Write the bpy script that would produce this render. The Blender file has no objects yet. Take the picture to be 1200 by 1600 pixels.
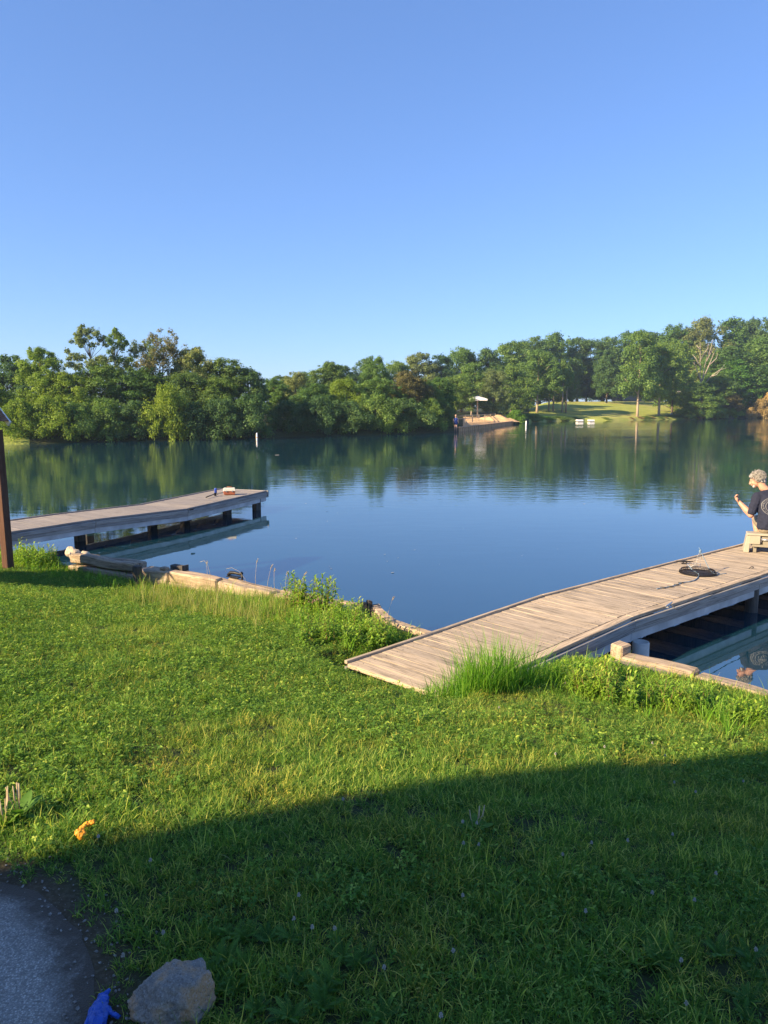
import bpy, bmesh, math, random
import numpy as np
from mathutils import Vector, Matrix, noise
from mathutils.bvhtree import BVHTree

S = bpy.context.scene
R = math.radians
PI = math.pi

# ------------------------------------------------------------------ camera, sky, sun, exposure
CAM_H = 2.6
PITCH = math.atan(165 / 1180)
cam_d = bpy.data.cameras.new('camera')
cam_d.sensor_fit = 'VERTICAL'
cam_d.sensor_height = 24.0
cam_d.lens = 24.0 * 1180 / 1600
cam_d.clip_start = 0.05
cam_d.clip_end = 3000
cam = bpy.data.objects.new('camera', cam_d)
S.collection.objects.link(cam)
cam.location = (0, 0, CAM_H)
cam.rotation_euler = (PI / 2 - PITCH, 0, 0)
S.camera = cam

SUN_EL = R(28)
SUN_AZ = R(27)                       # shadows run along (+cos, +sin)
to_sun = Vector((-math.cos(SUN_AZ) * math.cos(SUN_EL), -math.sin(SUN_AZ) * math.cos(SUN_EL), math.sin(SUN_EL)))
sun_d = bpy.data.lights.new('sun', 'SUN')
sun_d.energy = 4.6
sun_d.angle = R(0.5)
sun_d.color = (1.0, 0.76, 0.46)
sun = bpy.data.objects.new('sun', sun_d)
S.collection.objects.link(sun)
sun.rotation_euler = to_sun.to_track_quat('Z', 'Y').to_euler()
sun.location = (-20, -5, 15)

world = bpy.data.worlds.new('World')
S.world = world
world.use_nodes = True
wn = world.node_tree
bg = wn.nodes['Background']
sky = wn.nodes.new('ShaderNodeTexSky')
sky.sky_type = 'NISHITA'
sky.sun_disc = False
sky.sun_elevation = SUN_EL
sky.sun_rotation = math.atan2(to_sun.x, to_sun.y)
sky.altitude = 0
sky.air_density = 1.0
sky.dust_density = 0.0
sky.ozone_density = 6.0
tint = wn.nodes.new('ShaderNodeMix'); tint.data_type = 'RGBA'; tint.blend_type = 'MULTIPLY'
tint.inputs[0].default_value = 1.0
tint.inputs[7].default_value = (1.04, 1.25, 1.70, 1)      # clearer, bluer air
soft = wn.nodes.new('ShaderNodeGamma'); soft.inputs[1].default_value = 0.7
wn.links.new(sky.outputs[0], soft.inputs[0])
wn.links.new(soft.outputs[0], tint.inputs[6])
wn.links.new(tint.outputs[2], bg.inputs[0])
bg.inputs[1].default_value = 0.070

S.view_settings.view_transform = 'Standard'
S.view_settings.look = 'None'
S.view_settings.exposure = 1.55
S.view_settings.gamma = 1.0
S.view_settings.use_curve_mapping = False
S.render.engine = 'CYCLES'
S.cycles.max_bounces = 8
S.cycles.diffuse_bounces = 5
S.cycles.transparent_max_bounces = 6
S.cycles.use_denoising = True
S.cycles.sample_clamp_indirect = 4.0

# ------------------------------------------------------------------ measuring helpers
F_PX, U0, V0 = 1180.0, 600.0, 800.0
cp, sp = math.cos(PITCH), math.sin(PITCH)


def at(u, v, z=0.0):
    """where the sight line through photograph pixel (u, v) meets the level z"""
    a = (u - U0) / F_PX; b = -(v - V0) / F_PX
    dy = cp + b * sp; dz = -sp + b * cp
    t = (z - CAM_H) / dz
    return Vector((a * t, dy * t, z))


def aty(u, v, y):
    """the same at a known distance y"""
    a = (u - U0) / F_PX; b = -(v - V0) / F_PX
    dy = cp + b * sp; dz = -sp + b * cp
    t = y / dy
    return Vector((a * t, y, CAM_H + dz * t))


def px_of(x, y):
    return U0 + F_PX * x / max(y, 1.0)


def ss(t):
    t = min(1.0, max(0.0, t))
    return t * t * (3 - 2 * t)


# ------------------------------------------------------------------ object helpers
C = S.collection


def tag(o, label=None, cat=None, group=None, kind=None):
    if label: o['label'] = label
    if cat: o['category'] = cat
    if group: o['group'] = group
    if kind: o['kind'] = kind
    return o


def empty(name, loc=(0, 0, 0), rz=0.0):
    o = bpy.data.objects.new(name, None)
    o.location = loc
    o.rotation_euler = (0, 0, rz)
    o.empty_display_size = 0.2
    C.objects.link(o)
    return o


def link(name, me, parent=None, loc=None, rot=None, scale=None):
    o = bpy.data.objects.new(name, me)
    C.objects.link(o)
    if parent: o.parent = parent
    if loc is not None: o.location = loc
    if rot is not None: o.rotation_euler = rot
    if scale is not None: o.scale = scale
    return o


def copy_tree(o, parent=None):
    c = o.copy()
    C.objects.link(c)
    c.parent = parent
    for ch in list(o.children):
        copy_tree(ch, c)
    return c


def mesh_np(name, verts, faces, mats, tone=None, smooth=False, matidx=None):
    """verts (n,3) array; faces: (m,k) array or list of index arrays"""
    me = bpy.data.meshes.new(name)
    verts = np.asarray(verts, dtype=np.float32)
    if not isinstance(faces, list):
        faces = [faces]
    faces = [np.asarray(f, dtype=np.int32) for f in faces if len(f)]
    nl = sum(f.size for f in faces)
    nf = sum(len(f) for f in faces)
    me.vertices.add(len(verts)); me.loops.add(nl); me.polygons.add(nf)
    me.vertices.foreach_set('co', verts.ravel())
    me.loops.foreach_set('vertex_index', np.concatenate([f.ravel() for f in faces]))
    sizes = np.concatenate([np.full(len(f), f.shape[1], dtype=np.int32) for f in faces])
    starts = np.concatenate([[0], np.cumsum(sizes)[:-1]]).astype(np.int32)
    me.polygons.foreach_set('loop_start', starts)
    me.polygons.foreach_set('loop_total', sizes)
    if smooth:
        me.polygons.foreach_set('use_smooth', np.ones(nf, dtype=bool))
    if matidx is not None:
        me.polygons.foreach_set('material_index', np.asarray(matidx, dtype=np.int32))
    if tone is not None:
        a = me.attributes.new('tone', 'FLOAT', 'POINT')
        a.data.foreach_set('value', np.asarray(tone, dtype=np.float32))
    for m in (mats if isinstance(mats, (list, tuple)) else [mats]):
        me.materials.append(m)
    me.update(calc_edges=True)
    return me


def bm_mesh(name, bm, mat, smooth=False):
    me = bpy.data.meshes.new(name)
    bmesh.ops.recalc_face_normals(bm, faces=bm.faces[:])
    bm.to_mesh(me); bm.free()
    for m in (mat if isinstance(mat, (list, tuple)) else [mat]):
        me.materials.append(m)
    if smooth:
        for p in me.polygons: p.use_smooth = True
    return me


def add_box(bm, c, s, rot=None, bevel=0.0):
    r = bmesh.ops.create_cube(bm, size=1.0)
    vs = r['verts']
    M = Matrix.Translation(c) @ (rot.to_4x4() if rot else Matrix.Identity(4)) @ Matrix.Diagonal((s[0], s[1], s[2], 1))
    bmesh.ops.transform(bm, matrix=M, verts=vs)
    if bevel:
        es = list({e for v in vs for e in v.link_edges})
        bmesh.ops.bevel(bm, geom=es, offset=bevel, segments=1, affect='EDGES', profile=0.5)
    return vs


def add_beam(bm, a, b, w, h, bevel=0.0, up=Vector((0, 0, 1))):
    """box from a to b (centre line), w across, h high"""
    a, b = Vector(a), Vector(b)
    d = (b - a); L = d.length; x = d.normalized()
    y = up.cross(x).normalized(); z = x.cross(y)
    M = Matrix((x, y, z)).transposed()
    add_box(bm, (a + b) / 2, (L, w, h), M, bevel)


def tube(bm, pts, radii, seg=8, cap=True):
    pts = [Vector(p) for p in pts]
    if not isinstance(radii, (list, tuple)): radii = [radii] * len(pts)
    rings = []
    n = len(pts)
    ref = Vector((0, 0, 1))
    for i, p in enumerate(pts):
        t = (pts[min(i + 1, n - 1)] - pts[max(i - 1, 0)]).normalized()
        if abs(t.dot(ref)) > 0.95:
            u = t.cross(Vector((1, 0, 0))).normalized()
        else:
            u = t.cross(ref).normalized()
        w = t.cross(u)
        rings.append([bm.verts.new(p + (u * math.cos(2 * PI * k / seg) + w * math.sin(2 * PI * k / seg)) * radii[i]) for k in range(seg)])
    for i in range(n - 1):
        for k in range(seg):
            bm.faces.new((rings[i][k], rings[i][(k + 1) % seg], rings[i + 1][(k + 1) % seg], rings[i + 1][k]))
    if cap:
        bm.faces.new(rings[0][::-1]); bm.faces.new(rings[-1])


def lathe(bm, prof, seg=16, c=(0, 0, 0)):
    c = Vector(c)
    rings = [[bm.verts.new(c + Vector((r * math.cos(2 * PI * k / seg), r * math.sin(2 * PI * k / seg), z))) for k in range(seg)] for r, z in prof]
    for i in range(len(prof) - 1):
        for k in range(seg):
            bm.faces.new((rings[i][k], rings[i][(k + 1) % seg], rings[i + 1][(k + 1) % seg], rings[i + 1][k]))
    bm.faces.new(rings[0][::-1]); bm.faces.new(rings[-1])


# ------------------------------------------------------------------ materials
def new_mat(name):
    m = bpy.data.materials.new(name)
    m.use_nodes = True
    nt = m.node_tree
    for n in list(nt.nodes): nt.nodes.remove(n)
    out = nt.nodes.new('ShaderNodeOutputMaterial')
    return m, nt, out


class N:
    """small node helper"""
    def __init__(s, nt): s.nt = nt

    def n(s, t, **kw):
        nd = s.nt.nodes.new(t)
        for k, v in kw.items():
            setattr(nd, k, v)
        return nd

    def l(s, a, b): s.nt.links.new(a, b)

    def noise(s, vec, scale, detail=4, rough=0.55):
        nd = s.n('ShaderNodeTexNoise')
        nd.inputs['Scale'].default_value = scale
        nd.inputs['Detail'].default_value = detail
        nd.inputs['Roughness'].default_value = rough
        if vec is not None: s.l(vec, nd.inputs['Vector'])
        return nd.outputs[0]

    def ramp(s, fac, stops):
        nd = s.n('ShaderNodeValToRGB')
        e = nd.color_ramp.elements
        while len(e) < len(stops): e.new(0.5)
        for i, (p, c) in enumerate(stops):
            e[i].position = p
            e[i].color = (c[0], c[1], c[2], 1) if hasattr(c, '__len__') else (c, c, c, 1)
        s.l(fac, nd.inputs[0])
        return nd.outputs[0]

    def mix(s, fac, a, b, mode='MIX'):
        nd = s.n('ShaderNodeMix', data_type='RGBA', blend_type=mode)
        for i, x in ((0, fac), (6, a), (7, b)):
            if hasattr(x, 'is_output'): s.l(x, nd.inputs[i])
            elif i == 0: nd.inputs[0].default_value = x
            else: nd.inputs[i].default_value = (x[0], x[1], x[2], 1)
        return nd.outputs[2]

    def math(s, op, a, b=0.0, clamp=False):
        nd = s.n('ShaderNodeMath', operation=op, use_clamp=clamp)
        for i, x in ((0, a), (1, b)):
            if hasattr(x, 'is_output'): s.l(x, nd.inputs[i])
            else: nd.inputs[i].default_value = x
        return nd.outputs[0]

    def mapping(s, vec, scale=(1, 1, 1), loc=None):
        nd = s.n('ShaderNodeMapping')
        nd.inputs['Scale'].default_value = scale
        s.l(vec, nd.inputs['Vector'])
        if loc is not None:
            if hasattr(loc, 'is_output'): s.l(loc, nd.inputs['Location'])
            else: nd.inputs['Location'].default_value = loc
        return nd.outputs[0]

    def bump(s, h, strength=0.3, dist=0.01):
        nd = s.n('ShaderNodeBump')
        nd.inputs['Strength'].default_value = strength
        nd.inputs['Distance'].default_value = dist
        s.l(h, nd.inputs['Height'])
        return nd.outputs[0]


def simple_mat(name, col, rough=0.6, metal=0.0, var=0.15, scale=12.0, bump=0.15, dist=0.004, spec=0.4):
    m, nt, out = new_mat(name)
    k = N(nt)
    p = k.n('ShaderNodeBsdfPrincipled')
    tc = k.n('ShaderNodeTexCoord')
    nz = k.noise(tc.outputs['Object'], scale, 6)
    c2 = tuple(max(0, c * (1 - var * 1.6)) for c in col); c3 = tuple(min(1, c * (1 + var)) for c in col)
    k.l(k.ramp(nz, [(0.3, c2), (0.7, c3)]), p.inputs['Base Color'])
    p.inputs['Roughness'].default_value = rough
    p.inputs['Metallic'].default_value = metal
    p.inputs['Specular IOR Level'].default_value = spec
    if bump: k.l(k.bump(nz, bump, dist), p.inputs['Normal'])
    k.l(p.outputs[0], out.inputs[0])
    return m


def wood_mat(name, ca, cb, dark, sx=1.0, axis=0, rough=0.8, stain=0.5):
    """weathered timber, grain along the object's local axis"""
    m, nt, out = new_mat(name)
    k = N(nt)
    p = k.n('ShaderNodeBsdfPrincipled')
    tc = k.n('ShaderNodeTexCoord')
    oi = k.n('ShaderNodeObjectInfo')
    cx = k.n('ShaderNodeCombineXYZ')
    for i, mul in enumerate((37.0, 91.0, 53.0)):
        k.l(k.math('MULTIPLY', oi.outputs['Random'], mul), cx.inputs[i])
    vec0 = k.n('ShaderNodeVectorMath', operation='ADD')
    k.l(tc.outputs['Object'], vec0.inputs[0]); k.l(cx.outputs[0], vec0.inputs[1])
    sc = [38.0, 38.0, 38.0]; sc[axis] = 1.6
    g = k.noise(k.mapping(vec0.outputs[0], tuple(sc)), sx, 6, 0.65)
    sc2 = [120.0, 120.0, 120.0]; sc2[axis] = 3.0
    g2 = k.noise(k.mapping(vec0.outputs[0], tuple(sc2)), sx, 3, 0.6)
    bl = k.noise(k.mapping(vec0.outputs[0], (1.5, 6, 6) if axis == 0 else (4, 4, 1.5)), 1.6, 6, 0.7)
    base = k.mix(k.ramp(g, [(0.3, 0.0), (0.72, 1.0)]), ca, cb)
    base = k.mix(k.ramp(g2, [(0.30, 1.0), (0.46, 0.0)]), base, dark)
    base = k.mix(k.math('MULTIPLY', k.ramp(bl, [(0.5, 0.0), (0.75, 1.0)]), stain), base, tuple(c * 0.45 for c in ca))
    tint = k.ramp(oi.outputs['Random'], [(0.0, (0.84, 0.84, 0.85)), (0.5, (0.96, 0.95, 0.93)), (1.0, (1.07, 1.04, 0.99))])
    base = k.mix(1.0, base, tint, 'MULTIPLY')
    k.l(base, p.inputs['Base Color'])
    p.inputs['Roughness'].default_value = rough
    p.inputs['Specular IOR Level'].default_value = 0.25
    h = k.math('ADD', k.math('MULTIPLY', g, 0.6), k.math('MULTIPLY', g2, 0.5))
    k.l(k.bump(h, 0.6, 0.004), p.inputs['Normal'])
    k.l(p.outputs[0], out.inputs[0])
    return m


def leaf_mat(name, ca, cb, cc=None, trans=0.4, hue=0.0, rough=0.55, patch=None):
    """foliage: colour differs from leaf to leaf (tone), from plant to plant (random)"""
    m, nt, out = new_mat(name)
    k = N(nt)
    at_ = k.n('ShaderNodeAttribute', attribute_name='tone')
    oi = k.n('ShaderNodeObjectInfo')
    stops = [(0.0, ca), (0.8, cb)] if cc is None else [(0.0, ca), (0.75, cb), (0.97, cc)]
    col = k.ramp(at_.outputs['Fac'], stops)
    tint = k.ramp(oi.outputs['Random'], [(0.0, (0.78, 0.86, 0.85)), (0.5, (1.0, 1.0, 0.95)), (1.0, (1.22, 1.1, 0.9))])
    col = k.mix(1.0, col, tint, 'MULTIPLY')
    if patch:
        geo = k.n('ShaderNodeNewGeometry')
        nz = k.noise(geo.outputs['Position'], patch[0], 3)
        col = k.mix(k.ramp(nz, [(0.42, 0.0), (0.66, 1.0)]), col, k.mix(1.0, col, patch[1], 'MULTIPLY'))
    p = k.n('ShaderNodeBsdfPrincipled')
    k.l(col, p.inputs['Base Color'])
    p.inputs['Roughness'].default_value = rough
    p.inputs['Specular IOR Level'].default_value = 0.18
    tr = k.n('ShaderNodeBsdfTranslucent')
    k.l(k.mix(1.0, col, (1.25, 1.25, 0.55), 'MULTIPLY'), tr.inputs['Color'])
    mx = k.n('ShaderNodeMixShader')
    mx.inputs[0].default_value = trans
    k.l(p.outputs[0], mx.inputs[1]); k.l(tr.outputs[0], mx.inputs[2])
    k.l(mx.outputs[0], out.inputs[0])
    return m


M_dock = wood_mat('dock_planks', (0.31, 0.26, 0.195), (0.56, 0.465, 0.35), (0.085, 0.07, 0.06), axis=0, stain=1.0)
M_deckgrey = wood_mat('grey_dock_planks', (0.21, 0.195, 0.185), (0.34, 0.315, 0.295), (0.10, 0.09, 0.085), axis=0)
M_grey = wood_mat('weathered_grey_timber', (0.26, 0.25, 0.24), (0.42, 0.41, 0.39), (0.08, 0.08, 0.08), axis=0)
M_wall = wood_mat('retaining_timber', (0.25, 0.20, 0.15), (0.54, 0.43, 0.31), (0.05, 0.04, 0.032), axis=0, stain=1.0)
M_post = wood_mat('dark_piling', (0.06, 0.055, 0.05), (0.13, 0.12, 0.105), (0.02, 0.02, 0.02), axis=2)
M_kpost = wood_mat('brown_post', (0.075, 0.038, 0.025), (0.13, 0.068, 0.045), (0.04, 0.02, 0.015), axis=2)
M_alu = simple_mat('pale_aluminium_beam', (0.50, 0.52, 0.53), 0.45, 0.0, 0.22, 3.0, 0.1)
M_pvc = simple_mat('pale_pipe', (0.62, 0.62, 0.58), 0.5, 0, 0.2, 6.0)
M_black = simple_mat('black_iron', (0.02, 0.02, 0.022), 0.5, 0.3, 0.3, 20.0)
M_white = simple_mat('white_paint', (0.75, 0.75, 0.73), 0.5, 0, 0.08, 5.0)
M_bark = wood_mat('bark', (0.09, 0.07, 0.055), (0.20, 0.165, 0.13), (0.03, 0.025, 0.02), axis=2, sx=0.35)
M_barkpale = wood_mat('pale_bark', (0.30, 0.24, 0.18), (0.48, 0.39, 0.30), (0.12, 0.09, 0.07), axis=2, sx=0.2)
M_dead = wood_mat('bleached_dead_wood', (0.36, 0.30, 0.26), (0.52, 0.45, 0.40), (0.2, 0.16, 0.14), axis=2, sx=0.2)
M_twig = simple_mat('dry_twigs', (0.26, 0.17, 0.13), 0.9, 0, 0.2, 3.0, 0)

M_leafA = leaf_mat('leaves_yellow_green', (0.12, 0.20, 0.03), (0.21, 0.32, 0.05), (0.33, 0.42, 0.09))
M_leafB = leaf_mat('leaves_mid_green', (0.085, 0.17, 0.05), (0.155, 0.27, 0.07), (0.25, 0.36, 0.10))
M_leafC = leaf_mat('leaves_dark_green', (0.065, 0.135, 0.055), (0.12, 0.215, 0.075), (0.2, 0.30, 0.10))
M_leafD = leaf_mat('leaves_pale_green', (0.13, 0.18, 0.08), (0.21, 0.27, 0.11), (0.3, 0.35, 0.15))
M_leafE = leaf_mat('leaves_bright_green', (0.08, 0.19, 0.03), (0.14, 0.30, 0.05), (0.22, 0.36, 0.07))
M_leafR = leaf_mat('leaves_olive_brown', (0.12, 0.125, 0.055), (0.20, 0.19, 0.085), (0.24, 0.25, 0.09))
M_gold = leaf_mat('golden_reeds', (0.28, 0.20, 0.08), (0.42, 0.31, 0.13), (0.5, 0.4, 0.2), trans=0.25)

M_grass = leaf_mat('lawn_blades', (0.070, 0.175, 0.034), (0.175, 0.33, 0.05), (0.55, 0.62, 0.15), trans=0.42, rough=0.6,
                   patch=(1.6, (1.3, 0.98, 1.0)))
M_clover = leaf_mat('broad_leaves', (0.072, 0.18, 0.037), (0.185, 0.34, 0.052), (0.48, 0.58, 0.13), trans=0.4, rough=0.6)
M_tall = leaf_mat('tall_grass', (0.10, 0.26, 0.025), (0.22, 0.44, 0.045), (0.40, 0.52, 0.10), trans=0.42, rough=0.45)
M_weed = leaf_mat('weed_leaves', (0.12, 0.25, 0.03), (0.25, 0.42, 0.05), (0.42, 0.50, 0.10), trans=0.4, rough=0.5)
M_dry = leaf_mat('dry_grass', (0.14, 0.21, 0.045), (0.30, 0.35, 0.09), (0.5, 0.44, 0.22), trans=0.3)
M_fern = leaf_mat('feathery_leaves', (0.07, 0.17, 0.035), (0.13, 0.28, 0.05), (0.18, 0.34, 0.07), trans=0.4)
M_straw = simple_mat('straw_stem', (0.48, 0.38, 0.22), 0.8, 0, 0.2, 30, 0)
M_stem = simple_mat('green_stem', (0.13, 0.19, 0.05), 0.7, 0, 0.2, 30, 0)
M_redstem = simple_mat('reddish_stem', (0.22, 0.12, 0.06), 0.7, 0, 0.2, 30, 0)
M_petal = simple_mat('white_petals', (0.42, 0.40, 0.35), 0.8, 0, 0.15, 200, 0)


def soil_mat():
    m, nt, out = new_mat('soil')
    k = N(nt)
    p = k.n('ShaderNodeBsdfPrincipled')
    geo = k.n('ShaderNodeNewGeometry')
    P = geo.outputs['Position']
    n1 = k.noise(P, 3.0, 6); n2 = k.noise(P, 60.0, 4); n3 = k.noise(P, 0.9, 3)
    v = k.n('ShaderNodeTexVoronoi'); v.inputs['Scale'].default_value = 90; k.l(P, v.inputs['Vector'])
    c = k.ramp(n1, [(0.3, (0.045, 0.032, 0.02)), (0.7, (0.10, 0.075, 0.045))])
    c = k.mix(k.ramp(n2, [(0.45, 0.0), (0.7, 0.6)]), c, (0.15, 0.125, 0.085))
    c = k.mix(k.ramp(v.outputs['Distance'], [(0.06, 1.0), (0.16, 0.0)]), c, (0.25, 0.23, 0.2))
    at_ = k.n('ShaderNodeAttribute', attribute_name='green')
    c = k.mix(k.math('MULTIPLY', at_.outputs['Fac'], 0.75), c, (0.03, 0.05, 0.014))
    k.l(c, p.inputs['Base Color'])
    p.inputs['Roughness'].default_value = 0.95
    p.inputs['Specular IOR Level'].default_value = 0.15
    h = k.math('ADD', k.math('MULTIPLY', n1, 0.7), k.math('MULTIPLY', n2, 0.5))
    k.l(k.bump(h, 0.9, 0.02), p.inputs['Normal'])
    k.l(p.outputs[0], out.inputs[0])
    return m


def turf_mat(name, ca, cb, cc, scale=0.35):
    m, nt, out = new_mat(name)
    k = N(nt)
    p = k.n('ShaderNodeBsdfPrincipled')
    geo = k.n('ShaderNodeNewGeometry')
    P = geo.outputs['Position']
    n1 = k.noise(P, scale, 6, 0.6); n2 = k.noise(P, scale * 14, 5, 0.7); n3 = k.noise(k.mapping(P, (0.3, 1.2, 1)), scale * 0.5, 4)
    c = k.mix(k.ramp(n1, [(0.35, 0.0), (0.65, 1.0)]), ca, cb)
    c = k.mix(k.ramp(n3, [(0.5, 0.0), (0.7, 0.8)]), c, cc)
    c = k.mix(k.math('MULTIPLY', k.ramp(n2, [(0.35, 1.0), (0.6, 0.0)]), 0.5), c, tuple(x * 0.45 for x in ca))
    k.l(c, p.inputs['Base Color'])
    p.inputs['Roughness'].default_value = 0.9
    p.inputs['Specular IOR Level'].default_value = 0.15
    k.l(k.bump(n2, 1.0, 0.12), p.inputs['Normal'])
    k.l(p.outputs[0], out.inputs[0])
    return m


def asphalt_mat():
    m, nt, out = new_mat('path_aggregate')
    k = N(nt)
    p = k.n('ShaderNodeBsdfPrincipled')
    geo = k.n('ShaderNodeNewGeometry')
    P = geo.outputs['Position']
    v = k.n('ShaderNodeTexVoronoi'); v.inputs['Scale'].default_value = 170; k.l(P, v.inputs['Vector'])
    v2 = k.n('ShaderNodeTexVoronoi'); v2.inputs['Scale'].default_value = 60; k.l(P, v2.inputs['Vector'])
    n1 = k.noise(P, 5, 5)
    c = k.ramp(v.outputs['Color'], [(0.1, (0.22, 0.20, 0.17)), (0.6, (0.40, 0.365, 0.31)), (0.95, (0.60, 0.55, 0.48))])
    c = k.mix(k.ramp(v.outputs['Distance'], [(0.3, 0.0), (0.55, 0.6)]), c, (0.14, 0.13, 0.12))
    c = k.mix(k.math('MULTIPLY', k.ramp(v2.outputs['Distance'], [(0.05, 1.0), (0.10, 0.0)]), 0.3), c, (0.5, 0.49, 0.46))
    c = k.mix(k.ramp(n1, [(0.5, 0.0), (0.72, 0.6)]), c, (0.18, 0.15, 0.12))
    ea = k.n('ShaderNodeAttribute', attribute_name='edge')
    dirt = k.math('ADD', ea.outputs['Fac'], k.math('MULTIPLY', k.math('SUBTRACT', k.noise(P, 14, 6, .7), 0.5), 1.6))
    c = k.mix(k.ramp(dirt, [(0.1, 1.0), (0.7, 0.0)]), c, (0.075, 0.056, 0.038))
    k.l(c, p.inputs['Base Color'])
    p.inputs['Roughness'].default_value = 0.8
    k.l(k.bump(v.outputs['Distance'], 0.8, 0.004), p.inputs['Normal'])
    k.l(p.outputs[0], out.inputs[0])
    return m


def water_mat():
    m, nt, out = new_mat('lake_water')
    k = N(nt)
    geo = k.n('ShaderNodeNewGeometry')
    P = geo.outputs['Position']
    p = k.n('ShaderNodeBsdfPrincipled')
    n0 = k.noise(P, 0.5, 4)
    k.l(k.ramp(n0, [(0.3, (0.004, 0.028, 0.048)), (0.7, (0.006, 0.034, 0.054))]), p.inputs['Base Color'])
    p.inputs['Roughness'].default_value = 0.015
    p.inputs['IOR'].default_value = 2.8
    p.inputs['Specular IOR Level'].default_value = 0.5
    w1 = k.noise(k.mapping(P, (0.7, 1.5, 1.0)), 1.7, 3, 0.5)
    w2 = k.noise(k.mapping(P, (1.0, 2.2, 1.0)), 6.5, 2, 0.5)
    w3 = k.noise(k.mapping(P, (0.35, 0.9, 1.0)), 0.55, 2, 0.5)
    # breeze: calm near the bank, ruffled patches farther out
    sep = k.n('ShaderNodeSeparateXYZ'); k.l(P, sep.inputs[0])
    mr = k.n('ShaderNodeMapRange'); k.l(sep.outputs['Y'], mr.inputs['Value'])
    mr.inputs['From Min'].default_value = 12; mr.inputs['From Max'].default_value = 26
    mr.inputs['To Min'].default_value = 0.12; mr.inputs['To Max'].default_value = 1.0
    pat = k.ramp(k.noise(k.mapping(P, (0.05, 0.12, 1)), 1.0, 3), [(0.38, 0.25), (0.62, 1.15)])
    amp = k.math('MULTIPLY', mr.outputs[0], pat)
    h = k.math('ADD', k.math('MULTIPLY', w1, 0.0085), k.math('MULTIPLY', w2, 0.0014))
    h = k.math('ADD', k.math('MULTIPLY', h, amp), k.math('MULTIPLY', w3, 0.0022))
    b = k.n('ShaderNodeBump')
    b.inputs['Strength'].default_value = 1.0
    b.inputs['Distance'].default_value = 1.0
    k.l(h, b.inputs['Height'])
    k.l(b.outputs[0], p.inputs['Normal'])
    k.l(p.outputs[0], out.inputs[0])
    return m


M_soil = soil_mat()
M_turf = turf_mat('far_turf', (0.27, 0.33, 0.07), (0.38, 0.42, 0.10), (0.44, 0.38, 0.16))
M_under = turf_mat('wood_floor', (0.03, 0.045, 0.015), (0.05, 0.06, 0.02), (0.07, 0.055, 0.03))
M_sand = turf_mat('sand', (0.66, 0.44, 0.22), (0.74, 0.52, 0.29), (0.58, 0.38, 0.2), 0.5)
M_path = asphalt_mat()
M_water = water_mat()

# ------------------------------------------------------------------ shore lines and ground
SHORE = [(-60, 47), (-30, 29), (-14, 17.6), (-7.6, 13.25), (-4.84, 11.30), (-3.45, 10.33), (-2.87, 9.98), (-1.75, 9.1), (-1.13, 8.64),
         (-0.25, 7.85), (0.26, 7.2), (0.62, 6.85), (1.15, 6.68), (1.9, 6.42), (2.45, 6.02), (3.03, 5.62), (4.6, 4.4), (9, 0.4), (30, -16), (80, -60)]


def shore_dist(x, y):
    """distance from the near shoreline, positive on land"""
    best = 1e9; sgn = 1
    for i in range(len(SHORE) - 1):
        ax, ay = SHORE[i]; bx, by = SHORE[i + 1]
        dx, dy = bx - ax, by - ay
        t = ((x - ax) * dx + (y - ay) * dy) / (dx * dx + dy * dy)
        t = min(1, max(0, t))
        qx, qy = ax + dx * t, ay + dy * t
        d = math.hypot(x - qx, y - qy)
        if d < best:
            best = d
            sgn = 1 if (dx * (y - ay) - dy * (x - ax)) < 0 else -1
    return best * sgn


def near_z(x, y, d=None):
    if d is None: d = shore_dist(x, y)
    b = 0.19 + 0.20 * ss((x + 2.8) / 2.2)
    if d < 0:
        return b - 0.9 * ss(-d / 0.5)
    z = b + (1.0 - b) * ss(d / 5.0)
    z += 0.025 * noise.noise(Vector((x * 0.9, y * 0.9, 0))) * ss(d / 0.6)
    z += 0.008 * noise.noise(Vector((x * 4, y * 4, 3)))
    # ground lies just below the dock landing
    return z


def grid(name, xs, ys, zf, mat, attrs=None):
    nx, ny = len(xs), len(ys)
    V = np.zeros((nx * ny, 3), dtype=np.float32)
    A = {a: np.zeros(nx * ny, dtype=np.float32) for a in (attrs or {})}
    i = 0
    for y in ys:
        for x in xs:
            V[i] = (x, y, zf(x, y)); i += 1
    idx = np.arange(nx * ny).reshape(ny, nx)
    Fc = np.stack([idx[:-1, :-1].ravel(), idx[:-1, 1:].ravel(), idx[1:, 1:].ravel(), idx[1:, :-1].ravel()], 1)
    me = mesh_np(name, V, Fc, mat, smooth=True)
    for a, f in (attrs or {}).items():
        vals = np.array([f(float(v[0]), float(v[1])) for v in V], dtype=np.float32)
        at_ = me.attributes.new(a, 'FLOAT', 'POINT'); at_.data.foreach_set('value', vals)
    return me


# path outline (worn asphalt at the lower left)
PATH = [at(*q, 1.0).xy for q in [(-60, 1368), (0, 1376), (50, 1388), (95, 1425), (128, 1470), (148, 1520), (146, 1570), (136, 1625), (118, 1720)]]
PATH = [Vector((-6.0, 2.05)), Vector((-3.0, 2.35))] + [Vector((p.x, p.y)) for p in PATH] + [Vector((-0.62, 1.0)), Vector((-0.45, -1.2)), Vector((-0.4, -8)), Vector((-6, -8))]


def poly_dist(p, poly):
    best = 1e9; inside = False
    n = len(poly)
    for i in range(n):
        a, b = poly[i], poly[(i + 1) % n]
        d = b - a
        t = min(1, max(0, (p - a).dot(d) / max(d.length_squared, 1e-9)))
        best = min(best, (p - (a + d * t)).length)
        if (a.y > p.y) != (b.y > p.y) and p.x < (b.x - a.x) * (p.y - a.y) / (b.y - a.y) + a.x:
            inside = not inside
    return -best if inside else best


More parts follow.
